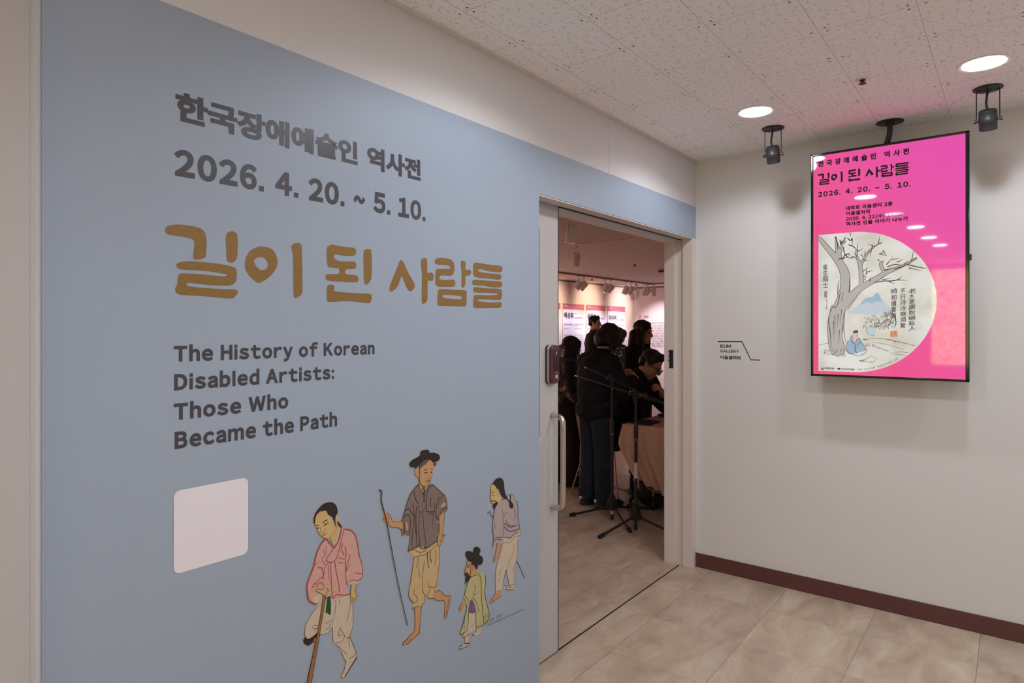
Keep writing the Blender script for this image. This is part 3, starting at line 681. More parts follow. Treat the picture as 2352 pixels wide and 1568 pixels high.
D.part('hand', [(0, [230,100,260,80,340,95,370,40,430,30,460,60,440,120,410,160,340,170,300,140])], [(1, 7, l) for l in ([230,100,260,80,340,95,370,40],[400,90,440,120],[400,65,450,90],[395,120,420,155],[230,110,300,140,340,170])], 6, [SKA, INKL])
D.part('hand', [(0, [800,20,870,5,860,90,870,160,900,200,900,240,860,260,800,295,780,240,785,130])], [(1, 7, l) for l in ([800,20,785,130,785,240,800,295],[870,10,860,90,870,160,900,215],[830,210,845,270],[855,200,870,255],[805,210,815,285])], 6, [SKA, INKL])
# --- tall walker with black hat and long stick
B_ = froot(945, 1475, 'tall printed figure in brown jacket and black hat holding a long stick'); D = Draw(LW, B_)
VA, VB = (.1594, 860, 1020), (.16579, 860, 1240)
JB = [620,580,560,650,510,720,480,820,440,930,420,1040,395,1090,405,1200,380,1240,395,1310,420,1310,430,1270,480,1320,510,1310,500,1400,480,1540,510,1510,550,1530,580,1490,610,1480,640,1440,660,1490,700,1450,750,1490,800,1450,850,1410,890,1390,900,1290,925,1200,890,1100,880,1020,930,1080,940,1010,1040,960,1045,910,1035,830,1020,760,990,710,960,690,880,620,830,575,790,570,760,620,705,700,660,660,640,600]
HATB = [500,290,510,260,560,215,650,165,660,110,700,85,770,78,790,120,850,118,910,140,935,180,925,220,880,250,840,262,800,225,740,215,680,250,640,300,570,330,515,320]
FB = [640,340,690,310,740,250,810,215,840,260,835,400,825,450,800,510,790,570,740,605,710,690,680,680,645,620,640,560,630,480,600,460,580,420,576,360,600,335]
TB = [470,160,520,130,560,110,640,90,740,110,860,30,895,90,898,250,885,430,860,640,890,670,880,710,830,720,800,800,760,810,740,780,700,770,690,790,690,860,660,900,620,920,560,930,515,955,530,880,540,860,490,800,470,770,490,600,520,400,545,240,510,210]
LB = [555,920,640,880,655,900,635,1080,620,1240,630,1280,580,1320,530,1370,450,1440,400,1455,390,1430,410,1390,470,1340,550,1240,555,1100]
RB = [820,715,900,700,980,770,1050,770,1045,850,1020,970,995,1070,970,1085,960,1060,970,940,970,850,900,845,850,830,790,795]
LH = [440,1100,390,1105,270,1110,250,1090,220,1020,180,985,140,1000,120,1040,118,1090,150,1130,180,1120,205,1165,250,1195,330,1200,390,1225,450,1235,485,1220,470,1130]
RH = [950,880,1000,830,1022,880,1005,970,1000,1080,985,1200,970,1320,1015,1290,990,1370,960,1440,930,1475,905,1440,912,1340,930,1240,925,1130,935,1020]
STK = [65,655,95,690,90,800,125,950,160,1080,250,1568,330,1990,468,2607]
D.halo([(VA, JB), (VA, HATB), (VB, TB), (VB, LB), (VB, RB), (VA, LH), (VA, RH), (VA, FB)], 30, HALO)
D.view(*VB)
D.part('bare_leg', [(0, LB)], [(1, 10, [550,940,555,1240,470,1340,392,1432,402,1455]), (1, 9, [650,900,622,1250,630,1280,580,1320,530,1370,440,1450]), (1, 5, [420,1385,440,1430]), (1, 5, [450,1365,470,1410]), (1, 5, [480,1345,500,1385])], 1, [SKB, INKL])
D.part('bare_leg', [(0, RB)], [(1, 9, [830,720,900,700,980,770,1050,770,1040,870,990,1070,970,1085]), (1, 9, [800,800,880,840,970,850,965,1060]), (1, 7, [1025,785,1020,870,1000,960,990,1050])], 1, [SKB, INKL])
D.part('trousers', [(0, TB)], [(1, 9, l) for l in ([545,240,520,420,490,620,470,770,530,870],[898,100,895,300,870,520,850,640],[690,280,665,480,665,680,710,775,770,680],[615,230,610,380,620,520],[555,670,540,740,580,780,590,840,530,870],[750,580,740,630,800,655,855,640],[560,140,640,170,720,130],[545,240,640,210,720,190,860,60],[690,790,690,850,650,900],[515,955,560,925,620,920],[600,240,575,390],[840,130,850,240,830,350],[830,680,840,720,890,690],[740,780,760,810,800,800])] + [(2, 14, [725,170,735,280,745,385]), (2, 14, [765,140,770,230,785,305])], 2, [TAN, TANL, BROWNL], label='tan knee-length trousers')
D.view(*VA)
D.part('arm', [(0, LH)], [(1, 7, l) for l in ([390,1105,270,1112,250,1090,220,1020,180,985],[205,1165,250,1195,330,1200,385,1222],[125,1050,165,1060],[122,1080,170,1090],[140,1110,175,1115],[185,1020,205,1080,190,1130])], 3, [SKB, INKL])
D.part('arm', [(0, RH)], [(1, 7, l) for l in ([935,1020,925,1130,930,1240,910,1340,905,1440,930,1475],[1005,970,1000,1080,985,1200,970,1330],[965,1340,1015,1290,985,1375,935,1470],[945,1370,960,1390],[940,1400,955,1415])], 3, [SKB, INKL])
D.part('jacket', [(0, JB), (2, [440,1120,470,1130,480,1220,450,1230]), (2, [985,840,1010,840,1020,880,955,915,965,870]), (3, [885,1040,900,1110,920,1150,900,1120])], [(1, 14, l) for l in ([620,590,660,650,700,720],[560,670,590,800,630,850],[830,590,770,640,740,780,740,940,760,970,860,970],[600,900,590,1060,600,1300,610,1480],[920,760,890,880,880,1010,910,1100],[440,950,490,930,540,1010],[430,1040,480,1010,510,1100,500,1300],[940,1010,980,930,1040,910],[425,1120,430,1220,420,1300])] + [(1, 11, l) for l in ([630,880,640,970,690,965,720,900],[550,850,560,1050,540,1280,530,1450],[690,980,700,1150,740,1450],[640,1000,635,1250,650,1440],[860,830,850,980,830,1140],[800,770,805,900],[990,720,940,790,920,870],[620,580,510,720,440,930,395,1090],[830,575,960,690,1020,760,1042,910],[480,1540,550,1500,610,1480,640,1440,660,1490,750,1490,890,1390],[570,1000,575,1150,590,1280],[770,1000,850,1000])], 4, [BROWN, BROWNL, SKB, HALO], label='dark brown jacket with torn hem')
D.part('head', [(0, FB)], [(1, 10, [710,372,728,360,748,372]), (1, 9, [800,362,820,350,838,358]), (1, 12, [706,412,730,402,754,408]), (1, 20, [728,410,737,409]), (1, 17, [814,402,820,401]), (1, 10, [800,408,815,396,828,402]), (1, 11, [730,548,755,525,770,515,798,532]), (1, 5, [778,440,762,490,795,496]), (1, 6, [765,548,785,552]), (1, 5, [690,600,740,605,790,570,800,510,825,450]), (1, 6, [582,350,612,345,622,400,608,465])], 5, [SKB, INKL], label='head with moustache')
D.part('hair', [(0, [640,300,700,220,800,195,815,215,770,240,730,285,690,315,645,345]), (0, [840,265,890,275,865,310,842,300])], [], 6, [mat('print_grey_hair', (92, 80, 68), .6)])
D.part('hat', [(0, HATB)], [(1, 8, [655,175,720,210,790,125]), (0, 10, [640,320,645,420,640,520,670,590,715,610]), (0, 16, [705,615,708,700,705,830]), (0, 8, [690,625,672,640,685,655,700,640])], 7, [BLACKP, HAIRC], label='black brimmed hat with chin strap')
D.part('stick', [], [(0, (24, 13), STK)], 7, [PR('dark_stick', (74, 54, 40))], label='long thin walking stick')
# --- small walker in a green coat
C_ = froot(1080, 1490, 'smallest printed figure, in green coat with tall black hat'); D = Draw(LW, C_)
VA = (.16584, 1040, 1240)
CO = [290,490,350,440,370,450,410,460,440,500,450,560,440,620,440,760,460,860,490,980,495,1070,470,1110,420,1170,370,1190,320,1190,315,1000,300,900,265,830,240,830,215,930,200,1080,190,1220,150,1270,95,1300,130,1180,160,1040,190,930,175,870,160,810,140,790,165,740,180,660,220,550]
HC = [170,180,190,155,240,152,270,170,290,110,325,90,365,110,375,150,360,200,400,230,412,280,390,330,350,340,280,320,220,285,185,240]
FC = [195,285,240,300,330,325,335,400,335,450,280,490,235,505,205,520,170,500,155,480,160,445,152,432,175,400,180,350]
TC = [215,1000,265,1010,315,1000,320,1190,300,1240,240,1290,230,1420,165,1430,165,1330,140,1350,150,1270,190,1220]
D.halo([(VA, CO), (VA, HC), (VA, FC), (VA, TC)], 16, HALO); D.view(*VA)
D.part('trousers', [(0, TC), (0, [320,1185,390,1185,390,1280,325,1278])], [(1, 6, l) for l in ([165,1330,162,1430],[235,1280,228,1420],[150,1270,140,1350,240,1290],[320,1190,322,1275],[390,1190,390,1280],[255,1200,300,1140],[345,1200,350,1240],[180,1270,175,1300],[205,1240,208,1330])], 1, [CREAM, INKL])
D.part('foot', [(0, [165,1430,230,1415,225,1450,150,1490,95,1510,88,1470,130,1455])], [(1, 8, [165,1435,225,1425,222,1452,150,1490,95,1510,88,1470,130,1455]), (1, 6, [110,1465,125,1495])], 1, [CREAM, INKL])
D.part('foot', [(0, [265,1290,325,1275,385,1285,380,1320,300,1325])], [(1, 8, [265,1295,290,1320,300,1300]), (1, 6, [340,1310,380,1315])], 1, [CREAM, INKL])
D.part('hand', [(0, [145,810,172,880,140,950,100,990,82,975,90,920,130,870])], [(1, 6, [135,865,92,920,84,978]), (1, 5, [110,945,100,985])], 2, [SKB, INKL])
D.part('sash', [(0, [240,840,265,830,300,890,315,980,265,1010,215,990,220,920])], [(1, 12, [218,985,262,1005,312,980]), (1, 7, [262,850,258,980]), (1, 6, [240,860,232,970])], 3, [PURP, PURPL], label='purple sash')
D.part('coat', [(0, CO)], [(1, 14, l) for l in ([365,480,385,560,390,760,400,900,425,1160],[440,490,450,570,435,700,450,820,490,980,490,1080,420,1165])] + [(1, 9, l) for l in ([290,490,350,470,365,445],[290,620,310,680,270,760,320,740],[270,790,330,880,350,990],[315,1000,320,1190,370,1190,420,1165],[220,550,180,660,160,760,200,810],[160,770,210,840,190,930],[190,960,155,1100,150,1230],[215,930,195,1220,95,1300,130,1180,165,1040],[425,1060,480,1020],[425,1085,485,1050],[290,490,230,520,215,570])], 4, [LGREEN, GREENL], label='pale green coat')
D.part('head', [(0, FC)], [(1, 8, [195,345,215,332,235,338]), (1, 9, [186,370,205,364,226,374]), (1, 13, [200,371,207,371]), (1, 5, [195,290,180,350,158,425,172,440]), (1, 6, [275,360,268,390,275,410])], 5, [SKB, INKL])
D.part('beard', [(0, [152,470,185,445,205,455,215,480,240,500,215,550,175,590,163,622,168,545,172,500])], [(0, 8, [238,440,245,350,262,330]), (0, 10, [238,440,232,510])], 6, [HAIRC])
D.part('hair', [(0, [250,310,335,325,332,400,300,385,290,350,265,345])], [], 6, [HAIRC])
D.part('hat', [(0, HC)], [(1, 8, [265,190,300,240,355,225])], 7, [BLACKP, HAIRC], label='tall black horsehair hat')
# --- bent walker with a short stick, at the right
E_ = froot(1160, 1380, 'printed figure in mauve jacket with long pigtail, rightmost of the four'); D = Draw(LW, E_)
VA = (.20101, 1100, 1085)
JD = [230,310,290,290,330,310,380,310,420,320,440,380,440,500,465,630,450,680,400,700,350,745,310,735,280,740,270,800,240,810,200,800,150,850,160,760,150,620,165,480,180,390]
TD = [265,810,275,740,350,745,400,700,465,660,480,690,460,720,440,740,440,880,425,1010,405,1070,405,1200,395,1270,350,1300,325,1200,310,1110,290,1150,265,1290,250,1350,210,1370,185,1360,185,1200,200,1060,230,960]
FD = [140,130,180,140,215,170,235,240,265,285,230,330,205,350,180,365,150,350,135,330,128,315,130,290,125,260,135,220,130,190]
D.halo([(VA, JD), (VA, TD), (VA, FD)], 14, HALO); D.view(*VA)
D.part('stick', [], [(0, 8, [425,1005,470,1090,515,1200]), (0, 8, [95,465,122,445,128,480,142,490,160,520])], 1, [PR('dark_stick', (74, 54, 40))])
D.part('trousers', [(0, TD)], [(1, 4.5, l) for l in ([265,820,230,960,200,1060,185,1200,185,1360],[400,820,380,930,310,1110,265,1290],[440,760,425,1000,370,1140],[405,1080,405,1200,395,1270],[310,1110,330,1220,350,1300],[250,1100,230,1180],[190,1365,250,1340],[340,1290,395,1275],[265,810,300,795,350,800,400,740,460,715,478,690,465,660],[215,1230,230,1235],[345,780,370,740])], 2, [CREAM, INKL])
D.part('foot', [(0, [195,1370,250,1345,245,1410,190,1450,135,1490,122,1475,150,1430])], [(1, 5, [195,1370,150,1430,122,1475,135,1490,190,1450,245,1410]), (1, 4, [145,1445,160,1470])], 1, [SKB, INKL])
D.part('foot', [(0, [285,1290,330,1300,390,1280,390,1340,290,1335])], [(1, 7, [285,1290,320,1305,300,1330,390,1340]), (1, 5, [330,1310,385,1310])], 1, [CREAM, INKL])
D.part('hand', [(0, [205,810,245,805,240,890,205,960,190,1010,165,1015,165,970,190,910])], [(1, 5, [205,815,190,910,165,970,165,1015]), (1, 4, [185,965,180,1010])], 3, [SKB, INKL])
D.part('bundle', [(0, [320,270,350,250,390,260,402,315,330,315])], [(1, 7, [320,270,350,252,390,262,402,312])], 3, [mat('print_grey_bundle', (172, 168, 158), .6), MAUVEL])
D.part('jacket', [(0, JD)], [(1, 12, l) for l in ([285,580,350,620,430,600],[285,620,350,670,460,640],[420,320,440,390,440,510,465,640],[215,330,250,310,290,295])] + [(1, 8, l) for l in ([265,430,275,560,270,700,280,740],[310,450,280,500],[180,580,170,650],[400,400,410,520],[180,400,160,520,150,620,165,740,150,850],[165,760,200,740,265,740],[160,790,200,760,260,770],[280,740,310,735,350,745,400,700,450,680],[300,540,330,590,400,610])], 4, [MAUVE, MAUVEL], label='mauve grey jacket')
D.part('head', [(0, FD)], [(1, 7, [135,238,152,224,172,220]), (1, 7, [143,260,168,254]), (1, 10, [150,260,155,259]), (1, 5, [132,190,126,260,130,310,145,312]), (1, 11, [134,332,150,324,172,322,205,342]), (1, 5, [208,190,218,210,210,250])], 5, [SKA, INKL])
D.part('beard', [(0, [155,375,165,350,210,338,200,370,170,415,158,400])], [], 6, [HAIRC])
D.part('hair', [(0, [150,140,170,90,215,60,255,65,280,110,285,180,300,250,335,315,310,305,260,280,235,240,215,185,200,185,180,150,150,128]), (1, [318,300,345,318,350,265,362,265,358,320,388,362,375,412,345,392,340,350])], [], 6, [HAIRC, BLACKP], label='black pigtail with ribbon')
# small printed credit, two tiny slanted lines
b = BM()
p0, p1 = LW.uv(1115.5, 1441), LW.uv(1202, 1402)
text_geo(b, LW, '©The State Museum of Oriental Art, Moscow'.replace('©', 'ⓒ'), p0.x, p1.x, p0.y + .000, p0.y + .0125, .0, .0006, slope=(p1.y - p0.y) / (p1.x - p0.x))
p0, p1 = LW.uv(1115.5, 1437), LW.uv(1155, 1418)
text_geo(b, LW, '기산 김준근 《풍속도》', p0.x, p1.x, p0.y + .006, p0.y + .021, .0, .0006, slope=(p1.y - p0.y) / (p1.x - p0.x))
finish('credit_lettering', b, mat('grey_vinyl', (118, 114, 117), .5), None, label='tiny grey credit lines beside the lower right figures', cat='lettering')
# blank white sticker
q = [LW.uv(*p) for p in ((399, 1127), (569.5, 1096), (569.5, 1279), (398.5, 1310))]
su0, su1, sv0, sv1 = (q[0].x + q[3].x) / 2, (q[1].x + q[2].x) / 2, (q[2].y + q[3].y) / 2, (q[0].y + q[1].y) / 2
b = BM(); fill(b, LW, [[Vector(p) for p in rrect(su0, su1, sv0, sv1, .016)]], .0008); finish('sticker', b, mat('white_sticker', (234, 226, 232), .4), None, label='blank white square sticker with rounded corners on the blue wall', cat='sticker')
# --- small sign on the white wall
sg = empty('wall_sign', at_x(1649, 826, 0), 'small black gallery sign lettering with bent line on the white wall', 'sign')
SGN = mat('black_sign_vinyl', (26, 22, 24), .45)
sv = lambda x, y: RW.uv(1630 + x * .059524, 760 + y * .059524)
b = BM(); P = [sv(*p) for p in ((325, 404), (1250, 410), (1590, 1112), (1930, 1120))]
for i in range(3): stroke(b, RW, [P[i], P[i + 1]], .0052, .0006, smooth=False)
finish('bent_line', b, SGN, sg)
b = BM()
for tx, x0, x1, y0, y1, md in (('IEUM', 405, 822, 520, 645, 'cap'), ('GALLERY', 410, 1127, 715, 838, 'cap'), ('이음갤러리', 408, 1198, 945, 1106, 'ink')):
    a0, a1 = sv(x0, y0), sv(x1, y1)
    text_geo(b, RW, tx, a0.x, a1.x, a1.y, a0.y, .028 if md == 'cap' else .035, .0006, mode=md)
finish('lettering', b, SGN, sg)

# ------------------------------------------------------------ painting on the lit screen
D = Draw(TV, disp, .0014)
SM = lambda n, c: screen_mat('screen_' + n, c)
PAPER = SM('paper', (204, 202, 194))
t = NT(PAPER); tc = t.node('ShaderNodeTexCoord'); n = t.node('ShaderNodeTexNoise'); n.inputs['Scale'].default_value = 7; n.inputs['Detail'].default_value = 6
t.link(tc.outputs['Object'], n.inputs['Vector']); rr = t.node('ShaderNodeValToRGB'); t.link(n.outputs['Fac'], rr.inputs[0])
rr.color_ramp.elements[0].position = .3; rr.color_ramp.elements[0].color = lin((192, 186, 173)); rr.color_ramp.elements[1].position = .6; rr.color_ramp.elements[1].color = lin((213, 212, 206)); t.link(rr.outputs[0], t.b.inputs['Emission Color'])
u0 = (TV.uv(1878.6, 540).x + TV.uv(1881.3, 851).x) / 2; vt, vb_ = TV.uv(1900, 538).y, TV.uv(1900, 852).y; ur = TV.uv(2151.6, 680).x
R_ = (vt - vb_) / 2; vc = (vt + vb_) / 2; uc = ur - R_
dshape = [Vector((u0, vb_)), Vector((uc, vb_))] + [Vector((uc + R_ * math.cos(a), vc + R_ * math.sin(a))) for a in [math.radians(-90 + i * 3) for i in range(1, 60)]] + [Vector((uc, vt)), Vector((u0, vt))]
b = BM(); fill(b, TV, [dshape], .0012); finish('picture_paper', b, PAPER, disp, label='aged paper picture ground')
G1, G2, G3 = SM('trunk_grey', (170, 163, 160)), SM('ink_dark', (58, 54, 58)), SM('ink_mid', (112, 106, 106))
D.view(.13605, 1860, 520)
def inside(p): return u0 + .004 < p.x and ((p - Vector((uc, vc))).length < R_ - .004 or p.x < uc) and vb_ + .004 < p.y < vt - .004
trunk = [([470,2070,430,1900,430,1700,450,1500,520,1330,570,1180,600,1000,590,800,520,640,400,480,270,330,150,185], [240,215,225,215,190,165,140,130,110,84,70,40]),
 ([520,1400,660,1220,800,1080,900,1010,1100,895,1300,775,1550,670,1800,535], [120,120,100,90,80,60,32,10]),
 ([872,1000,868,800,845,640,800,520,785,400], [64,56,44,24,10]), ([860,650,940,510,1040,380,1150,300,1215,275], [38,24,14,8,5]), ([490,550,475,400,450,280,438,180], [96,64,32,10]), ([520,430,545,310,600,190], [34,18,6]), ([1250,760,1200,640,1230,590], [40,40,20])]
bt, bo = BM(), BM()
for pts, wd in trunk:
    u = D.w(pts)
    stroke(bo, TV, D.q(pts), [(w + 15) * u for w in wd], .00145); stroke(bt, TV, D.q(pts), [w * u for w in wd], .0016)
pt = finish('painted_tree', bo, G2, disp, label='painted bare grey tree'); finish('trunk_wash', bt, G1, pt)
tw_ = [[440,175,470,300,465,400],[510,230,530,300,590,200],[540,250,520,350],[600,250,590,300],[640,200,690,240,715,200,720,310],[680,110,690,180],[660,310,740,340,790,400],[800,400,810,270],[810,420,900,370],[700,530,740,510,800,560],[790,500,750,440],[1050,380,1060,280],[1040,400,1020,510],[1090,340,980,290],[1160,290,1180,160],[930,480,940,400],[980,440,1000,380],[900,560,990,580],[870,480,900,520],[1180,470,1270,410],[1180,460,1300,495],[1300,640,1410,510],[1390,560,1500,535],[1310,680,1450,640,1550,660],[1480,600,1580,550],[1600,640,1640,590],[1720,580,1750,410],[1640,640,1850,690,1990,710],[1680,700,1900,750],[1430,720,1650,640,1800,530],[900,760,980,690],[950,810,970,690],[970,770,1070,740],[910,830,960,860],[930,900,940,830],[1010,920,1040,850],[1090,945,1250,920,1350,920,1480,900,1560,840],[1480,900,1650,910],[1200,880,1330,800],[1230,900,1380,870],[1340,930,1440,970],[1240,410,1300,500],[1150,560,1200,600],[1260,740,1400,690],[560,560,600,470,640,520,730,540],[570,350,580,430,610,500],[620,470,660,460,670,510],[490,550,560,530,640,520]]
bw = BM()
for l in tw_:
    u = D.w(l); stroke(bw, TV, D.q(l), [16 * u] * (len(l) // 2 - 1) + [4 * u], .0017)
bark = [[470,1150,480,1000,500,900],[540,1250,570,1100],[660,1110,675,980,670,860],[345,1450,370,1340,430,1370,480,1290,500,1180,530,1090],[315,1590,345,1480],[315,1590,345,1800,365,2060],[420,1500,430,1800],[480,1480,470,1700],[540,1400,520,1600],[590,1450,575,1740,615,1990],[400,1600,410,1900],[500,1750,490,1980],[560,1650,540,1800],[640,1400,750,1250,870,1110]]
for l in bark:
    u = D.w(l); stroke(bw, TV, D.q(l), [11 * u] * (len(l) // 2 - 1) + [3 * u], .0018)
finish('twig_strokes', bw, G2, pt, label='dark ink twigs and bark')
D.part('painted_mountain', [(0, [620,1460,760,1370,840,1310,920,1210,1000,1190,1060,1180,1120,1115,1170,1130,1220,1220,1300,1320,1440,1420,1300,1470,1000,1490,800,1480]), (1, [860,1320,920,1225,1000,1200,1060,1190,1120,1125,1165,1140,1205,1230,1220,1280,1120,1260,1060,1300,980,1280])], [], .2, [SM('mist_blue', (178, 190, 198)), SM('hill_blue', (146, 172, 190))], label='pale blue mountain')
D.view(.13605, 1860, 690)
D.part('painted_sitter', [(0, [722,585,680,630,640,690,622,780,640,870,720,900,800,885,870,862,930,845,935,785,875,700,850,640,805,620,765,700]), (1, [738,555,800,540,812,590,805,620,765,705,730,690]), (2, [735,515,765,503,810,503,815,545,770,545,740,560])], [(2, 9, [722,590,690,625]), (2, 7, [725,640,720,690,770,715,800,640]), (2, 12, [770,775,765,830,790,880]), (2, 8, [690,690,760,740,770,790]), (2, 8, [830,640,860,700,810,740,800,790]), (2, 7, [640,690,620,780,645,870,720,900]), (2, 7, [870,690,935,785,930,845]), (2, 7, [645,885,730,910,820,935,900,905,955,860,945,815]), (2, 6, [785,580,805,575,812,610])], 2, [SM('robe_blue', (142, 164, 186)), SM('robe_skin', (208, 176, 150)), G2], label='seated painted figure in blue robe')
bw = BM()
for l, w in (([840,1010,930,1000,1040,935,1140,980,1060,1040,870,1030], 8), ([840,1015,880,1025,930,1000], 14), ([155,750,230,735,335,712], 7), ([900,660,1200,640,1500,700,1780,760], 7), ([1060,700,1300,740,1600,830], 6), ([1300,660,1500,690,1760,760], 5), ([1440,875,1550,865,1650,880], 10), ([1370,880,1450,910,1550,915,1630,930], 7), ([910,655,960,660], 20), ([1150,640,1350,660,1450,700], 10)):
    u = D.w(l); stroke(bw, TV, D.q(l), w * u, .0017, smooth=l[0] != 840)
rnd = random.Random(3)
def ticks(x0, x1, y0, y1, n, L, w, ang, cond=None):
    for _ in range(n):
        x, y = rnd.uniform(x0, x1), rnd.uniform(y0, y1)
        if cond and not cond(x, y): continue
        a = math.radians(ang + rnd.uniform(-35, 35)); l = [x, y, x + L * math.cos(a), y + L * math.sin(a)]
        u = D.w(l); Q = D.q(l)
        if inside(Q[0]) and inside(Q[1]): stroke(bw, TV, Q, [w * u, w * .4 * u], .0018, smooth=False)
ticks(900, 1420, 250, 480, 120, 26, 11, -60, lambda x, y: y > 620 - .3 * x - 60 and y < 470)
ticks(1220, 1420, 210, 400, 60, 60, 8, -70, lambda x, y: abs(y - (640 - .25 * x)) < 120)
ticks(1120, 1340, 380, 500, 40, 28, 12, -50)
ticks(230, 460, 830, 920, 26, 24, 10, 20); ticks(500, 640, 780, 940, 18, 26, 9, 60); ticks(930, 1100, 740, 780, 18, 22, 8, -80)
for k in range(16): ticks(1080 + k * 15, 1100 + k * 15, 765 + k * 5, 785 + k * 5, 1, 20, 11, 0)
finish('painted_ground', bw, G3, disp, label='ink grass, bush and contour strokes')
D.part('painted_rock', [(0, [960,500,1000,430,1060,420,1110,480,1100,560,1040,590,960,545])], [(1, 12, [955,460,965,540,1040,585,1090,590])], .5, [SM('rock_pale', (176, 190, 198)), SM('rock_blue', (120, 146, 168))])
D.part('painted_seal', [(0, [1360,515,1478,512,1482,608,1362,612], 1)], [(1, 6, l) for l in ([1375,535,1400,530,1395,560],[1380,580,1410,590],[1425,530,1425,600],[1440,535,1465,540,1460,570],[1445,585,1465,595],[1400,545,1412,580])], 2, [SM('seal_red', (190, 120, 72)), SM('seal_pale', (214, 176, 140))], label='orange red seal')
bw = BM()
def column(chars, x, y0, y1, wd, widths=None):
    n = len(chars); st = (y1 - y0) / n
    for i, ch in enumerate(chars):
        a0 = TV.uv(1860 + (x - wd) * .13605, 520 + (y0 + i * st + st * .04) * .13605); a1 = TV.uv(1860 + (x + wd) * .13605, 520 + (y0 + (i + 1) * st - st * .06) * .13605)
        k = rnd.uniform(.75, 1.0)
        text_geo(bw, TV, ch, a0.x + (1 - k) * wd * .0001, a0.x + (a1.x - a0.x) * k, a1.y, a0.y, .012, .0018, slope=rnd.uniform(.08, .2))
column('老木葉盡脫幽谿人', 1730, 1050, 1770, 62); column('不行泠泠寒澗驚', 1580, 1050, 1725, 58); column('時和讀書聲', 1425, 1050, 1560, 58)
l = [1440,1500,1455,1640,1425,1705]; stroke(bw, TV, D.view(.13605, 1860, 520).q(l), [16 * D.w(l), 14 * D.w(l), 5 * D.w(l)], .0018)
column('毫生館士', 270, 640, 1040, 48); column('草', 275, 1090, 1225, 38); l = [283,1220,290,1300,280,1395]; stroke(bw, TV, D.q(l), 8 * D.w(l), .0018)
finish('picture_calligraphy', bw, G2, disp, label='columns of ink calligraphy')
bw = BM(); D.view(.13605, 1860, 690)
cc = D.q([215, 1145])[0]; ru = D.w([215, 1145])
fill(bw, TV, [[cc + Vector((math.cos(a * .2618), math.sin(a * .2618))) * 24 * ru for a in range(24)], [cc + Vector((.1, .35)) * 24 * ru + Vector((math.cos(a * .2618), math.sin(a * .2618))) * 14 * ru for a in range(24)]], .0018)
fill(bw, TV, [D.q([465,1165,470,1140,485,1130,500,1140,515,1135,515,1165,500,1168,485,1158])], .0018)
for tx, x0, x1, y0, y1 in (('문화체육관광부', 248, 418, 1160, 1130), ('한국장애인문화예술원', 528, 755, 1170, 1146)):
    a0, a1 = D.q([x0, y0]), D.q([x1, y1]); text_geo(bw, TV, tx, a0[0].x, a1[0].x, a0[0].y, a1[0].y, .03, .0018)
# caption set along the rim of the round picture
cap = "최북 '산수도4폭' 국립중앙박물관 소장"
lay = typeset(cap, 0, .06, .5); tot = lay[-1][1] + .92
pa, pb = D.q([805, 1175])[0] - Vector((uc, vc)), D.q([1500, 985])[0] - Vector((uc, vc))
ga, gb = math.atan2(pa.y, pa.x), math.atan2(pb.y, pb.x); rad = R_ - .0085; em = (gb - ga) * rad / tot
for ch, ox in lay:
    ang = ga + (ox + .46) / tot * (gb - ga); er = Vector((math.cos(ang), math.sin(ang))); et = Vector((-er.y, er.x))
    base = Vector((uc, vc)) + er * rad; vs, fs, ed = glyph(ch)
    pv = [bw.verts.new(TV.p(base + et * (v.x - .46) * em - er * v.y * em, .0018)) for v in vs]
    for f in fs: bw.faces.new([pv[i] for i in f])
finish('poster_credits', bw, INK, disp, label='small black credits and logos')
# ------------------------------------------------------------ the gallery beyond the door
b = BM(); box(b, -2.9, GX + .1, GY, GY + .1, 0, 2.6); finish('wall_gallery_back', b, GWALL, kind=S)
b = BM(); box(b, GX, GX + .1, 0.19, GY, 0, 2.6); finish('wall_gallery_right', b, GWALL, kind=S)
b = BM(); box(b, -3.0, -2.9, 0.19, GY + .1, 0, 2.6); finish('wall_gallery_left', b, GWALL, kind=S)
b = BM(); box(b, .12, GX, .06, .19, 0, 2.6); finish('wall_gallery_front', b, GWALL, kind=S)
b = BM(); box(b, -2.9, GX, GY - .02, GY, GZ - .03, GZ - .012); box(b, GX - .02, GX, .19, GY, GZ - .03, GZ - .012); finish('trim_5', b, mat('shadow_gap_trim', (120, 104, 98), .7), kind=S)
CRM = mat('gallery_ceiling_batten', (226, 196, 176), .6)
b = BM()
for px, py in ((1400, 553), (1400, 607), (1420, 634)):
    p = at_z(px, py, GZ); box(b, p.x - .015, p.x + .015, .2, GY - .03, GZ - .006, GZ)
finish('trim_6', b, CRM, kind=S)
# recessed rings and small detectors in the gallery ceiling
for px, py, lab in ((1365, 625, 'thin round recessed ring in the gallery ceiling, left one'), (1530, 647, 'thin round recessed ring in the gallery ceiling beside the jamb')):
    p = at_z(px, py, GZ); r = empty('recessed_ring', p, lab, 'ceiling fitting')
    b = BM(); lathe(b, p, (0, 0, -1), [(.12, 0), (.128, .006), (.14, .006), (.145, 0)], 40, close=False); finish('rim', b, CRM, r, smooth=True)
    b = BM(); lathe(b, p, (0, 0, -1), [(.12, 0), (.12, .001)], 40); finish('cover', b, GCEIL, r)
p = at_z(1521, 619, GZ); r = empty('smoke_detector', p, 'small smoke detector on the gallery ceiling near the jamb', 'detector')
b = BM(); lathe(b, p, (0, 0, -1), [(.06, 0), (.06, .015), (.05, .03), (.03, .04)], 32); finish('body', b, CRM, r, smooth=True)
b = BM(); lathe(b, p - Vector((.05, 0, .02)), (0, 0, -1), [(.045, 0), (.045, .022), (.03, .03)], 24); finish('sensor_cap', b, mat('detector_dark', (70, 60, 58), .5), r, smooth=True)
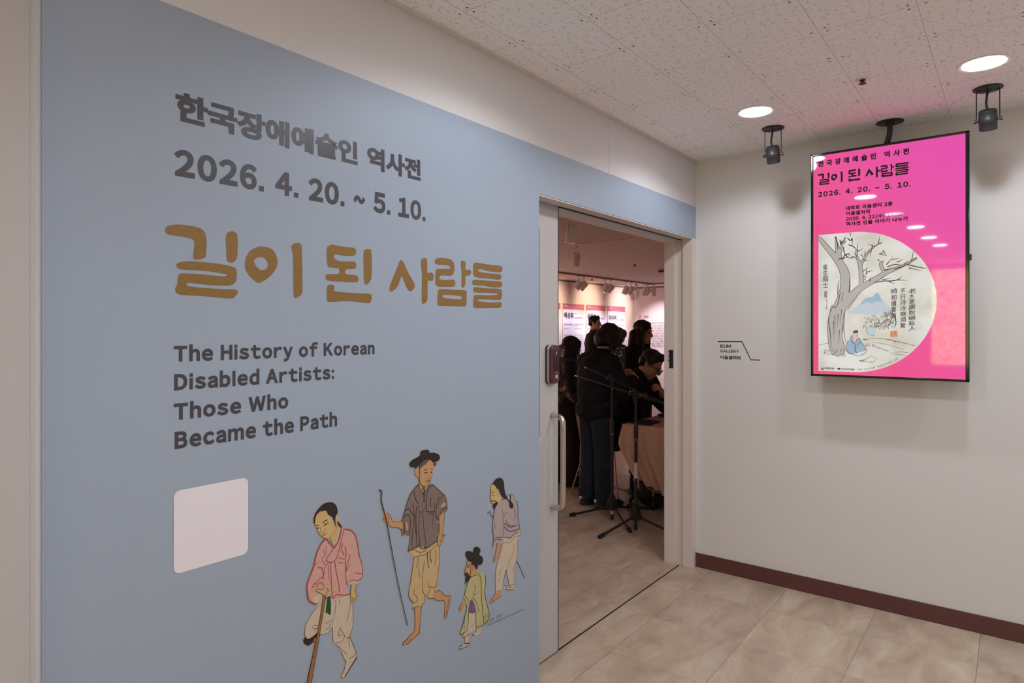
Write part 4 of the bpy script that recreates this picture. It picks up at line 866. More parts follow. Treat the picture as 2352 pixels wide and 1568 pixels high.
for px, py, lab in ((1458, 607, 'tiny dark ceiling sprinkler nearer the door in the gallery'), (1360, 640, 'tiny dark ceiling sprinkler left over the banners'), (1461, 652, 'tiny dark ceiling sprinkler over the far corner')):
    p = at_z(px, py, GZ); b = BM(); lathe(b, p, (0, 0, -1), [(.03, 0), (.03, .004), (.012, .006), (.012, .03), (.02, .032), (.005, .036)], 16); finish('sprinkler', b, mat('sprinkler_bronze', (84, 50, 44)), None, True, lab, 'sprinkler')
# track and heads
HEADW = mat('track_head_white', (238, 228, 222), .45); TRK = mat('track_grey', (150, 136, 130), .5)
pA, pB = at_z(1283, 626.5, GZ - .02), at_z(1495, 652.6, GZ - .02)
ty = (pA.y + pB.y) / 2
print('TRACK', pA, pB, ty)
pC = at_z(1533, 651.5, GZ - .02)
b = BM(); box(b, pA.x - 3.5, pB.x, ty - .017, ty + .017, GZ - .03, GZ - .0006)
box(b, pB.x - .034, pB.x, .6, ty, GZ - .03, GZ - .0006)
tag(finish('lighting_track', b, TRK), 'long grey lighting track on the gallery ceiling above the banners', 'lighting track')
nt_ = at_z(1312, 493, GZ); b = BM(); box(b, nt_.x - .8, nt_.x + 4, nt_.y - .017, nt_.y + .017, GZ - .03, GZ - .0006); tag(finish('lighting_track', b, TRK), 'short lighting track near the doorway holding two large spotlight heads', 'lighting track')
def head(top, d, L=.145, R=.047, drop=.10, label='', group=None, slim=False):
    r = empty('track_spotlight', top, label, 'spotlight', group); d = Vector(d).normalized()
    b = BM(); box(b, top.x - .03, top.x + .03, top.y - .016, top.y + .016, top.z - .022, top.z); tube(b, [top, top - Vector((0, 0, drop * .55))], .007, 10); finish('adapter', b, HEADW, r, smooth=True)
    c = top - Vector((0, 0, drop + L * .35))
    u = d.cross(Vector((0, 0, 1))); u = (u if u.length > .05 else Vector((.615, -.789, 0))).normalized()
    b = BM(); y0 = top - Vector((0, 0, drop * .5))
    tube(b, bend([c + u * (R + .004), c + u * (R + .004) + Vector((0, 0, L * .35)), y0 + u * .02, y0 - u * .02, c - u * (R + .004) + Vector((0, 0, L * .35)), c - u * (R + .004)], 5), .004, 8); finish('yoke', b, HEADW, r, smooth=True)
    b = BM(); lathe(b, c - d * L * .5, d, [(R * .55, 0), (R * .93, .006), (R, .015), (R, L - .004), (R * .94, L), (R * .86, L - .002), (R * .8, L - .03)], 32); finish('housing', b, HEADW, r, smooth=True)
    b = BM(); lathe(b, c + d * (L * .5 - .028), d, [(R * .8, 0), (R * .8, .001)], 24); finish('lens', b, mat('track_lens', (255, 236, 216), .3, emit=(255, 226, 200), estr=.7), r)
    return c
head(at_z(1312, 497, GZ - .03), (0, .12, -1), .16, .05, .09, 'white track spotlight near the doorway, the larger upper one', 'white track spotlights in the gallery')
p2 = at_z(1322, 564, GZ - .03); p2.y = nt_.y if abs(p2.y - nt_.y) < .4 else p2.y
head(at_z(1322, 564, GZ - .03), (.1, .12, -1), .155, .048, .1, 'white track spotlight below and behind the largest one', 'white track spotlights in the gallery')
for i, (px, dx, lab) in enumerate([(1327.5, (-.45, .25, -1), 'first track spotlight from the left over the banners'), (1339.5, (-.5, .75, -1), 'second track spotlight from the left over the banners, tilted'), (1390.5, (-.42, .3, -1), 'third track spotlight from the left over the banners'), (1401.5, (-.45, .75, -1), 'fourth track spotlight from the left over the banners'), (1437.5, (-.3, .3, -1), 'fifth track spotlight from the left over the banners'), (1449, (-.45, .7, -1), 'sixth track spotlight from the left over the banners'), (1480, (-.2, .3, -1), 'seventh track spotlight, right of the banners'), (1487.5, (-.5, .6, -1), 'eighth track spotlight, right of the banners')]):
    yy = 626.5 + (px - 1283) * (652.6 - 626.5) / (1495 - 1283)
    p = at_z(px, yy, GZ - .02); p.y = ty; p.z = GZ - .03
    head(p, dx, .17, .056, .11, lab, 'white track spotlights in the gallery')
p = at_z(1504, 652.5, GZ - .02); p.z = GZ - .03; p.x = pB.x - .017
head(p, (.1, 0, -1), .17, .05, .1, 'last upright track spotlight beside the jamb, glowing at its mouth', 'white track spotlights in the gallery')
for px, py in ((1453, 676), (1462, 672)):
    q_ = at_x(px, py, GX - 1.0); top = Vector((q_.x, q_.y, GZ - .03))
    head(top, (.35, .1, -1), .17, .055, max(.06, GZ - .03 - q_.z - .03), 'far track spotlight hanging lower near the gallery corner', 'white track spotlights in the gallery')
# light thrown by the heads, then added fill spots
def spot(loc, tgt, power, col, ang=70, blend=.8, rad=.05):
    l = bpy.data.lights.new('track_or_fill_lamp', 'SPOT'); l.energy = power; l.color = col; l.spot_size = math.radians(ang); l.spot_blend = blend; l.shadow_soft_size = rad
    o = bpy.data.objects.new('track_or_fill_lamp', l); COL.objects.link(o); o.location = loc
    o.rotation_euler = (Vector(tgt) - Vector(loc)).to_track_quat('-Z', 'Y').to_euler(); return o
WARM, COOL, NEU = (1, .74, .52), (.86, .84, 1.0), (1, .82, .74)
GP = 1.0
for x, cl in ((5.6, WARM), (7.0, COOL), (7.9, COOL), (8.8, COOL)):
    spot((x, ty, GZ - .36), (x - .1, GY, 1.3), 58 * GP, cl, 75)
for x, cl in ((6.2, WARM), (7.6, WARM), (9.0, NEU)):
    spot((x, ty + .1, GZ - .36), (x, GY, 2.0), 46 * GP, cl, 90)
for y in (3.7, 4.6):
    spot((GX - 1.1, y, GZ - .25), (GX, y, 1.3), 95 * GP, (.92, .86, .96), 80)
for x in (-1.6, .4, 2.4, 4.2): spot((x, ty, GZ - .3), (x, GY, 1.2), 150 * GP, NEU, 95)  # fill spots with no head above, added to bounce light through the gallery
spot((3.2, 2.2, GZ - .1), (3.2, 2.0, 0), 30 * GP, NEU, 110)  # added downward fill, no fitting there
# banners
BANW = mat('banner_white', (214, 204, 212), .6); BANP = mat('banner_pink', (188, 96, 116), .6); BANT = mat('banner_text', (70, 60, 78), .6); BANL = mat('banner_small_text', (140, 132, 150), .6); BANH = mat('banner_header_text', (236, 190, 196), .6)
BP = Plane((0, GY - .012, 0), (1, 0, 0), (0, 0, 1), (0, -1, 0), lambda x, y: at_y(x, y, GY - .012))
bx = [(at_y(a_, 700, GY - .012).x, at_y(b__, 700, GY - .012).x) for a_, b__ in ((1240, 1287.5), (1292.8, 1341.8), (1346.8, 1391.5), (1395.8, 1436))]
zt = 2.035
for i, (x0, x1) in enumerate(bx):
    lab = ['partly hidden pink headed wall banner at the door edge', 'pink headed wall banner, first full one from the left', 'pink headed wall banner behind the standing man', 'pink headed wall banner nearest the gallery corner'][i]
    r = empty('wall_banner', ((x0 + x1) / 2, GY, .2), lab, 'banner', 'pink headed banners on the gallery wall')
    b = BM(); box(b, x0, x1, GY - .011, GY - .001, .2, zt); finish('sheet', b, BANW, r)
    b = BM(); box(b, x0, x1, GY - .0118, GY - .011, zt - .115, zt); finish('header_band', b, BANP, r, label='pink header band')
    b = BM(); w = x1 - x0
    if i == 0: text_geo(b, BP, '01', x1 - .11, x1 - .05, zt - .06, zt - .03, .02, .0012)
    else:
        text_geo(b, BP, '장애예술', x0 + .04, x0 + .18, zt - .065, zt - .025, .02, .0012); text_geo(b, BP, '0' + str(i + 1), x1 - .08, x1 - .035, zt - .07, zt - .035, .02, .0012)
    finish('header_lettering', b, BANH, r)
    b = BM(); nm = ['', '백성휘', '윤동섭', '이아취'][i]; z0 = zt - .30 - .02 * (i == 3)
    if nm:
        text_geo(b, BP, nm, x0 + .04, x0 + .345 * w / .78 + .03, z0, z0 + .125, .045, .0012)
        finish('name_lettering', b, BANT, r, label='black brush lettering')
        b = BM(); rn = random.Random(i)
        text_geo(b, BP, ['', '화가', '시인', '무용'][i], x0 + .54 * w, x0 + .54 * w + .09, z0 + .085, z0 + .12, .02, .0012)
        for (z, h, c0, c1) in [(z0 + .02, .032, .54, .92), (z0 - .115, .03, .05, .47), (z0 - .11, .018, .54, .95), (z0 - .145, .018, .54, .7), (z0 - .2, .016, .05, .28), (z0 - .2, .014, .54, .88)] + [(z0 - .33 - .045 * k, .016, c, c + .41) for k in range(16) for c in (.05, .54)]:
            xx = x0 + c0 * w
            while xx < x0 + c1 * w:
                ww = rn.uniform(.02, .06); box(b, xx, min(xx + ww, x0 + c1 * w), GY - .0122, GY - .011, z - h / 2, z + h / 2); xx += ww + .012
        finish('body_text', b, BANL, r)
    else: b.free()
# lettering on the gallery side wall
GW = Plane((GX - .001, 0, 0), (0, -1, 0), (0, 0, 1), (-1, 0, 0), lambda x, y: at_x(x, y, GX - .001))
b = BM(); a0, a1 = GW.uv(1467, 731.5), GW.uv(1489, 724); text_geo(b, GW, '근·현대', a0.x, a1.x, a0.y, a1.y, .025, .001); finish('wall_heading', b, mat('brown_wall_text', (110, 78, 66), .6), None, label='short brown Korean heading on the gallery side wall', cat='lettering')
b = BM()
for i, (tx, x0, x1) in enumerate([('일제강점기, 한국전쟁으로 이어진', 1490, 1551), ('는 위기와 마주게 되었던 시기에', 1491, 1551), ('장애인의 활동이 활발해진 이후', 1491, 1551), ('혼란한 시기에도 이들은 꾸준히', 1491, 1551), ('은 다양한 분야에서 자신만의', 1499, 1551), ('존재를 드러냈습니다. 시대의', 1497, 1551), ('적인지 배제될 수밖에 없었던', 1495, 1551), ('개인의 고통을 넘어 작품으로', 1499, 1551), ('성을, 작품으로 남기며 예술의', 1495, 1551), ('가치를 소통했습니다.', 1495, 1528)]):
    yy = 680 + (487, 532, 577, 622, 670, 717, 763, 810, 857, 900)[i] * .12756
    a0, a1 = GW.uv(x0, yy + 2.3), GW.uv(x1, yy - 2.3); text_geo(b, GW, tx, a0.x, a1.x, a0.y, a1.y, .015, .001)
finish('wall_paragraph', b, mat('grey_wall_text', (134, 122, 128), .6), None, label='grey Korean paragraph of ten lines on the gallery side wall', cat='lettering')
b = BM(); a0, a1 = GW.uv(1529, 822), GW.uv(1534, 804)
text_geo(b, GW, '위기에서', 0, a1.y - a0.y, 0, .05, .03, .001, place=lambda a, c: (a0.x + .025 - c, a0.y + a)); text_geo(b, GW, '예술로', 0, a1.y - a0.y, 0, .05, .03, .001, place=lambda a, c: (a0.x + .085 - c, a0.y + a))
finish('wall_side_note', b, mat('dark_wall_text', (70, 58, 62), .6), None, label='two short vertical lines of dark lettering beside the jamb', cat='lettering')

# ------------------------------------------------------------ microphone stands
MBLK = mat('stand_black', (26, 25, 26), .38); REDR = mat('stand_red_ring', (150, 44, 40), .5); LBL = mat('stand_white_label', (206, 196, 188), .5)
def mic_stand(label, hub, feet, top_px, boom, labels, ring_low):
    """hub: floor point under the pole; feet: floor points; heights along the pole"""
    hub = Vector(hub); r = empty('microphone_stand', (hub.x, hub.y, 0), label, 'microphone stand')
    H = lambda z: Vector((hub.x, hub.y, z))
    b = BM(); tube(b, [H(.03), H(.10)], .0105, 14); tube(b, [H(.015), H(.04)], .013, 14); tube(b, [H(.10), H(.70)], .0125, 16); finish('lower_pole', b, MBLK, r, smooth=True)
    b = BM(); lathe(b, H(.10), (0, 0, 1), [(.024, 0), (.05, .004), (.046, .03), (.026, .10), (.016, .115)], 6); 
    for k, f in enumerate(feet):
        d = (Vector(f) - H(0)); d.z = 0; d.normalize(); tube(b, [H(.105) + d * .03 + Vector((-d.y, d.x, 0)) * .02, H(.105) + d * .03 - Vector((-d.y, d.x, 0)) * .02], .016, 12)
    finish('tripod_hub', b, MBLK, r, smooth=True)
    for f in feet:
        f = Vector(f); d = (f - H(0)); d.z = 0; d.normalize(); a_ = H(.108) + d * .035; e_ = Vector((f.x, f.y, .016))
        b = BM(); tube(b, [a_, e_], .0095, 12); lg = finish('leg', b, MBLK, r, smooth=True)
        b = BM(); dd = (e_ - a_).normalized(); tube(b, [e_ - dd * .03, e_ - dd * .026, e_ + dd * .018, e_ + dd * .022], [.010, .015, .0155, .011], 14); finish('rubber_foot', b, mat('rubber', (20, 20, 20), .8), lg, smooth=True)
    b = BM(); tube(b, [H(.70), H(.715), H(.80), H(.82)], [.0155, .0175, .0175, .013], 18); finish('height_clutch', b, MBLK, r, smooth=True)
    b = BM(); tube(b, [H(.682), H(.70)], .0145, 16); 
    if ring_low: tube(b, [H(boom['z'] - .06), H(boom['z'] - .035)], .0125, 16)
    finish('red_ring', b, REDR, r, smooth=True, label='red band on pole')
    b = BM(); tube(b, [H(.80), H(boom['z'] - .02)], .0085, 14); finish('upper_pole', b, MBLK, r, smooth=True)
    b = BM(); tube(b, [H(boom['z'] - .05), H(boom['z'] - .02), H(boom['z'])], [.011, .017, .02], 16); bd = (Vector(boom['b']) - Vector(boom['a'])).normalized(); u, w, _ = frame_of(bd)
    c = Vector(boom['c']); tube(b, [c - bd * .035, c + bd * .035], .017, 16); tube(b, [c - u * .03, c + u * .03], .02, 18); tube(b, [c + Vector((0, 0, .02)), c + Vector((0, 0, .04))], .012, 12); finish('boom_clutch', b, MBLK, r, smooth=True)
    b = BM(); tube(b, [boom['a'], boom['b']], .0075, 12); tube(b, [Vector(boom['c']) + bd * .06, Vector(boom['c']) + bd * .16], .0105, 12); bo_ = finish('boom_arm', b, MBLK, r, smooth=True)
    b = BM(); tube(b, [boom['a'], Vector(boom['a']) - bd * .02], .005, 10); finish('thread', b, mat('steel_thread', (190, 184, 176), .3, metal=.9), bo_, smooth=True)
    for z0, z1 in labels:
        b = BM(); tube(b, [H(z0), H(z1)], .0132, 16); finish('paper_label', b, LBL, r, smooth=True)
    return r
def foot_on(px, py): p = at_z(px, py, 0); return (p.x, p.y, 0)
h1 = at_z(1406, 1190, .02)
c1 = at_f(1400, 873, (h1 - CP).dot(Vector((cy_, sy_, 0))))
f1 = (h1 - CP).dot(Vector((cy_, sy_, 0)))
mic_stand('black microphone stand standing further back, next to the person in black jacket', h1, [foot_on(1314, 1186), foot_on(1450, 1170), foot_on(1446, 1222)], None,
          dict(a=at_f(1347, 845, f1 - .05), b=at_f(1545, 935, f1 + .12), c=at_f(1403, 871, f1), z=at_f(1405, 877, f1).z), [(.055, .09)], True)
h2 = at_z(1460.5, 1214, .02); f2 = (h2 - CP).dot(Vector((cy_, sy_, 0)))
mic_stand('black microphone stand in front, with white paper label low on its pole', h2, [foot_on(1380, 1236), foot_on(1552, 1232), foot_on(1444, 1166)], None,
          dict(a=at_f(1326, 864, f2 - .1), b=at_f(1552, 936, f2 + .08), c=at_f(1456, 905, f2), z=at_f(1457, 912, f2).z), [(.40, .52)], False)

# ------------------------------------------------------------ table with cloth, things on and under it
TC0 = at_z(1430, 973, .745)      # rear left corner of the top
tx0, ty1 = TC0.x, TC0.y; ty0 = ty1 - .62; tx1 = tx0 + 1.5
tb = empty('folding_table', (tx0 + .75, ty1 - .3, 0), 'folding table under a beige cloth beyond the doorway', 'table')
b = BM(); box(b, tx0 + .01, tx1 - .01, ty0 + .01, ty1 - .01, .705, .738, 0, .006); finish('table_top', b, mat('table_laminate', (180, 160, 140), .5), tb)
STEEL = mat('grey_steel_tube', (150, 140, 134), .3, metal=.8)
for x in (tx0 + .30, tx1 - .22):
    b = BM(); tube(b, bend([(x, ty1 - .06, .70), (x, ty1 - .06, .28), (x - .01, ty1 - .07, .2), (x - .02, ty1 - .16, .16), (x - .02, ty0 + .16, .16), (x - .01, ty0 + .07, .2), (x, ty0 + .06, .28), (x, ty0 + .06, .70)], 6), .016, 12)
    for y in (ty1 - .14, ty0 + .14): tube(b, [(x - .02, y, .16), (x - .02, y, .05)], .016, 12)
    lg = finish('leg_frame', b, STEEL, tb, smooth=True, label='grey steel leg frame')
    b = BM()
    for y in (ty1 - .14, ty0 + .14): lathe(b, (x - .035, y, .028), (1, 0, 0), [(.02, 0), (.028, .004), (.028, .024), (.02, .028)], 20)
    finish('caster', b, mat('rubber', (20, 20, 20), .8), lg, smooth=True)
CLOTH = mat('beige_satin_cloth', (206, 168, 142), .5, spec=.35, bump=.1, bscale=300)
b = BM(); NS, NTt = 46, 26
box(b, tx0, tx1, ty0, ty1, .7385, .745, 0, .003)
Lc = [(1430, 973), (1427, 985), (1423.5, 1000), (1420.5, 1016), (1426, 1033), (1435, 1050), (1446, 1072), (1455, 1088), (1463, 1098)]
grid = []
for j in range(NTt + 1):
    t_ = j / NTt; fi = t_ * (len(Lc) - 1); i0 = min(int(fi), len(Lc) - 2); fr_ = fi - i0
    lx = Lc[i0][0] + (Lc[i0 + 1][0] - Lc[i0][0]) * fr_; ly = Lc[i0][1] + (Lc[i0 + 1][1] - Lc[i0][1]) * fr_
    pl_ = at_x(lx, ly, tx0); row = []
    bot_end = .22
    for i in range(NS + 1):
        s_ = i / NS
        y = pl_.y + (ty0 - pl_.y) * s_
        zb = .745 + (bot_end + .085 * (1 - s_) ** 2 - .03 * math.sin(s_ * math.pi) - .745) * t_
        z = pl_.z * (1 - s_) ** 3 + zb * (1 - (1 - s_) ** 3)
        fold = (math.sin(s_ * (62 - 18 * t_) + 1.5 * t_) * .024 + math.sin(s_ * 21 + 2 - 2.5 * t_) * .022) * t_ ** .7 * (.35 + .65 * min(1, s_ * 3 + .2)) - .03 * t_ * (1 - s_)
        row.append(b.verts.new((tx0 + fold - .002, y, z)))
    grid.append(row)
for j in range(NTt):
    for i in range(NS): b.faces.new((grid[j][i], grid[j][i + 1], grid[j + 1][i + 1], grid[j + 1][i]))
# rear hanging side, folds along X
g2 = []
for j in range(13):
    t_ = j / 12; row = []
    for i in range(41):
        s_ = i / 40; x = tx0 + (tx1 - tx0) * s_; row.append(b.verts.new((x - .004, ty1 + .002 + (math.sin(s_ * 46) * .012 + .012) * t_ - .05 * t_ * (1 - s_), .744 - t_ * .30)))
    g2.append(row)
for j in range(12):
    for i in range(40): b.faces.new((g2[j][i + 1], g2[j][i], g2[j + 1][i], g2[j + 1][i + 1]))
tc_ = finish('tablecloth', b, CLOTH, None, True, 'beige satin cloth draped over the table, gathered up at its near corner', 'tablecloth')
md = tc_.modifiers.new('thick', 'SOLIDIFY'); md.thickness = .002
# gathered knot
b = BM()
kp = at_x(1463.5, 1100, tx0 - .03)
for k in range(5):
    a = k * 1.25; tube(b, bend([kp + Vector((0, math.cos(a) * .012, .02)), kp + Vector((-.012, math.cos(a) * .02, -.004)), kp + Vector((-.004, math.sin(a) * .014, -.035 - .01 * k))], 5), [.012] + [.009] * 9 + [.004], 10)
finish('gathered_knot', b, CLOTH, tc_, smooth=True, label='gathered knot of cloth')
tz = .7455
def slab(name, px, z0, h, m, label, cat, bev=.003):
    pts = [at_z(x, y, z0) for x, y in px]; b = BM(); n = len(pts)
    lo = [b.verts.new((p.x, p.y, z0)) for p in pts]; hi = [b.verts.new((p.x, p.y, z0 + h)) for p in pts]
    b.faces.new(lo[::-1]); b.faces.new(hi)
    for k in range(n): b.faces.new((lo[k], lo[(k + 1) % n], hi[(k + 1) % n], hi[k]))
    bmesh.ops.recalc_face_normals(b, faces=b.faces)
    bmesh.ops.bevel(b, geom=list(b.edges), offset=bev, segments=2, affect='EDGES')
    return finish(name, b, m, None, True, label, cat)
slab('tablet_folder', [(1447, 972), (1477, 965), (1518, 969.5), (1494, 977.5)], tz + .0005, .012, mat('black_leatherette', (26, 26, 28), .5), 'flat black folder lying on the beige table', 'folder')
dp = at_z(1522, 957, tz); dp2 = Vector((dp.x + .06, dp.y - .05, tz))
r = empty('desk_tray', (dp2.x, dp2.y, tz), 'round dark grey tray on the table beside the jamb', 'tray')
b = BM(); lathe(b, (dp2.x, dp2.y, tz + .0005), (0, 0, 1), [(.10, 0), (.115, .012), (.118, .016), (.112, .016), (.098, .006)], 40); finish('dish', b, mat('dark_grey_plastic', (74, 72, 76), .4), r, smooth=True)
r = empty('desk_device', (dp2.x + .02, dp2.y - .01, tz + .006), 'small black device standing on the round tray', 'device')
b = BM(); box(b, dp2.x - .03, dp2.x + .07, dp2.y - .06, dp2.y + .05, tz + .007, tz + .085, 0, .01); finish('body', b, BLK, r, smooth=True)
b = BM(); lathe(b, (dp2.x - .03, dp2.y, tz + .045), (-1, .2, 0), [(.03, 0), (.03, .03), (.026, .034), (.02, .028)], 24); finish('lens_barrel', b, mat('grey_lens', (110, 106, 106), .3, metal=.5), r, smooth=True)
# bag under the table
bp_ = at_z(1506, 1168, 0)
r = empty('backpack', (bp_.x + .1, bp_.y, 0), 'black backpack slumped on the floor under the beige table', 'bag')
BAGM = mat('black_nylon', (20, 20, 22), .7, noise=.2, nscale=30)

# ------------------------------------------------------------ figure building: overlapping rounded volumes fused into one skin
def prim_sphere(bm, c, R3, sub=2):
    m = Matrix.Translation(Vector(c)) @ R3
    bmesh.ops.create_icosphere(bm, subdivisions=sub, radius=1.0, matrix=m)
def prim_cap(bm, a, b_, ra, rb):
    a, b_ = Vector(a), Vector(b_); d = (b_ - a)
    for c, r in ((a, ra), (b_, rb)): prim_sphere(bm, c, Matrix.Scale(r, 4))
    if d.length > 1e-5:
        u, w, _ = frame_of(d); n = 14
        A = [bm.verts.new(a + (u * math.cos(6.28318 * k / n) + w * math.sin(6.28318 * k / n)) * ra) for k in range(n)]
        B = [bm.verts.new(b_ + (u * math.cos(6.28318 * k / n) + w * math.sin(6.28318 * k / n)) * rb) for k in range(n)]
        for k in range(n): bm.faces.new((A[k], A[(k + 1) % n], B[(k + 1) % n], B[k]))
        bm.faces.new(A[::-1]); bm.faces.new(B)
def fuse(name, prims, m, parent, vox=.007, smooth=4, label=None, cat=None, group=None):
    bm = BM()
    for p in prims:
        if p[0] == 'c': prim_cap(bm, *p[1:])
        elif p[0] == 'e': prim_sphere(bm, p[1], p[2])
    bmesh.ops.recalc_face_normals(bm, faces=bm.faces)
    me = bpy.data.meshes.new(name); bm.to_mesh(me); bm.free()
    o = bpy.data.objects.new(name, me); COL.objects.link(o)
    r = o.modifiers.new('r', 'REMESH'); r.mode = 'VOXEL'; r.voxel_size = vox
    if smooth: s_ = o.modifiers.new('s', 'SMOOTH'); s_.factor = .5; s_.iterations = smooth
    bpy.context.view_layer.update()
    dg = bpy.context.evaluated_depsgraph_get()
    nm = bpy.data.meshes.new_from_object(o.evaluated_get(dg)); bpy.data.objects.remove(o); bpy.data.meshes.remove(me)
    bm = BM(); bm.from_mesh(nm); bpy.data.meshes.remove(nm)
    return finish(name, bm, m, parent, 'all', label, cat, group)
def ell(c, axes, radii):
    """ellipsoid prim with its own axes"""
    M = Matrix.Identity(4)
    for i in range(3):
        v = Vector(axes[i]) * radii[i]
        for k in range(3): M[k][i] = v[k]
    return ('e', Vector(c), M)
bagc = Vector((bp_.x + .1, bp_.y, 0)); AX = (Vector((1, 0, 0)), Vector((0, 1, 0)), Vector((0, 0, 1)))
fuse('body', [ell(bagc + Vector((0, 0, .12)), AX, (.14, .22, .12)), ell(bagc + Vector((.02, -.03, .2)), AX, (.11, .16, .1)), ell(bagc + Vector((-.1, .03, .09)), AX, (.07, .14, .085))], BAGM, r, .01)
b = BM(); tube(b, bend([bagc + Vector((-.08, .15, .12)), bagc + Vector((-.18, .2, .05)), bagc + Vector((-.2, .1, .015)), bagc + Vector((-.14, -.02, .03))], 6), .012, 8); finish('strap', b, BAGM, r, smooth=True)
SKIN = mat('skin', (196, 148, 124), .5, spec=.4)
HAIRM = mat('black_hair', (24, 20, 20), .45, spec=.4)
EYEM = mat('eye_dark', (20, 14, 12), .3)
IMGR = Vector((sy_, -cy_, 0)); IMGF = Vector((cy_, sy_, 0))
def hand_prims(wr, d, n, curl, out, side=1, sc=1.0):
    """wr wrist, d finger direction, n back-of-hand direction; curl 0..1"""
    d = Vector(d).normalized(); n = Vector(n); n = (n - d * n.dot(d)).normalized(); s = d.cross(n) * side     # s points to the thumb side
    wr = Vector(wr)
    out.append(ell(wr + d * .045 * sc, (d, s, n), (.052 * sc, .04 * sc, .017 * sc)))
    for k, (off, L) in enumerate(((.030, .072), (.010, .08), (-.011, .074), (-.030, .058))):
        p0 = wr + d * .085 * sc + s * off * sc
        a1 = curl * 1.0; d1 = d * math.cos(a1) - n * math.sin(a1); p1 = p0 + d1 * L * .42 * sc
        a2 = a1 + curl * 1.35 + .1; d2 = d * math.cos(a2) - n * math.sin(a2); p2 = p1 + d2 * L * .33 * sc
        a3 = a2 + curl * .9 + .1; d3 = d * math.cos(a3) - n * math.sin(a3); p3 = p2 + d3 * L * .25 * sc
        out += [('c', p0 - d * .02 * sc, p0, .0095 * sc, .009 * sc), ('c', p0, p1, .009 * sc, .0083 * sc), ('c', p1, p2, .0083 * sc, .0075 * sc), ('c', p2, p3, .0075 * sc, .0065 * sc)]
    t0 = wr + d * .025 * sc + s * .03 * sc; t1 = t0 + (d * .6 + s * .7 - n * .25).normalized() * .034 * sc; t2 = t1 + (d * .9 + s * .15 - n * .5 * (1 + curl)).normalized() * .03 * sc
    out += [('c', t0, t1, .013 * sc, .0105 * sc), ('c', t1, t2, .0105 * sc, .0085 * sc)]
def person(label, base, face, P, group=None):
    f = Vector((face[0], face[1], 0)).normalized(); l = Vector((-f.y, f.x, 0)); up = Vector((0, 0, 1)); B0 = Vector((base[0], base[1], 0))
    W = lambda q: B0 + f * q[0] + l * q[1] + up * q[2]
    root = empty('person', B0, label, 'person', group); vox = P.get('vox', .007)
    hip, chest, neck = W(P['hip']), W(P['chest']), W(P['neck'])
    hc = W(P['head']); pit = math.radians(P.get('pitch', 0)); yw = math.radians(P.get('yaw', 0))
    hf = f * math.cos(yw) + l * math.sin(yw); hl = up.cross(hf).normalized()
    F_ = hf * math.cos(pit) - up * math.sin(pit); U_ = F_.cross(hl).normalized()
    if U_.z < 0: U_ = -U_
    roll = math.radians(P.get('roll', 0)); L_ = hl * math.cos(roll) + U_ * math.sin(roll); U_ = F_.cross(L_).normalized()
    HF = (F_, L_, U_); k = P.get('hs', 1.0)
    hq = lambda a, b_, c: hc + (F_ * a + L_ * b_ + U_ * c) * k
    sw = P.get('sw', .17); spine = (neck - hip).normalized(); sl = l
    shl = {1: chest + l * sw + spine * .11, -1: chest - l * sw + spine * .11}
    for s in (1, -1):
        if 'shoulder' in P: shl[s] = W(P['shoulder'][0 if s == 1 else 1])
    tr = (spine.cross(l).normalized() * -1)
    body = [ell(chest, (tr, l, spine), (.105, sw * .95, .2)), ell((chest + hip) / 2, (tr, l, spine), (.1, sw * .85, .2)), ell(hip, (tr, l, spine), (.11, .155, .14)),
            ('c', chest + spine * .12, neck, .07, .056), ('c', neck, hq(-.02, 0, -.06), .054, .052)]
    # head with brow, nose, lips, chin, cheeks and ears
    body += [ell(hq(-.012, 0, .032), HF, (.096 * k, .076 * k, .086 * k)), ell(hq(.022, 0, -.045), HF, (.07 * k, .061 * k, .072 * k)), ell(hq(.058, 0, -.098), HF, (.024 * k, .026 * k, .018 * k)),
             ell(hq(.076, 0, .022), HF, (.014 * k, .05 * k, .014 * k)), ('c', hq(.088, 0, .008), hq(.108, 0, -.026), .0085 * k, .012 * k), ell(hq(.098, 0, -.033), HF, (.012 * k, .017 * k, .009 * k)),
             ell(hq(.086, 0, -.058), HF, (.010 * k, .023 * k, .0055 * k)), ell(hq(.083, 0, -.069), HF, (.010 * k, .020 * k, .0062 * k))]
    for s in (1, -1):
        body += [ell(hq(.066, s * .036, -.026), HF, (.022 * k, .022 * k, .02 * k)), ell(hq(-.008, s * .076, -.012), (F_ + L_ * s * .35, L_, U_), (.017 * k, .008 * k, .03 * k))]
    for s, key in ((1, 'L'), (-1, 'R')):
        el, wr = W(P['arm' + key][0]), W(P['arm' + key][1])
        body += [('c', shl[s], el, .05, .04), ('c', el, wr, .039, .027)]
        fd = P['arm' + key][2] if len(P['arm' + key]) > 2 else None
        d = (f * fd[0] + l * fd[1] + up * fd[2]) if fd else (wr - el)
        nn = P['arm' + key][3] if len(P['arm' + key]) > 3 else (0, s, .1)
        hand_prims(wr, d, f * nn[0] + l * nn[1] + up * nn[2], P['arm' + key][4] if len(P['arm' + key]) > 4 else .35, body, s)
        kn, an = W(P['leg' + key][0]), W(P['leg' + key][1]); h0 = hip + l * s * .085
        body += [('c', h0, kn, .078, .056), ('c', kn, an, .054, .038)]
        tf = P.get('toe' + key, (1, s * .15)); td = (f * tf[0] + l * tf[1]).normalized(); body += [('c', an, an + td * .13 - up * .045, .036, .026)]
    sub = fuse('body', body, P.get('skin', SKIN), root, vox)
    # eyes and brows
    e = []
    for s in (1, -1): e.append(ell(hq(.081, s * .032, .0), (F_ + L_ * s * .35, L_ - F_ * s * .35, U_), (.006 * k, .013 * k, .0045 * k)))
    fuse('eyes', e, EYEM, root, .003, 1)
    e = []
    for s in (1, -1): e.append(('c', hq(.091, s * .018, .019), hq(.078, s * .05, .020), .0038 * k, .003 * k))
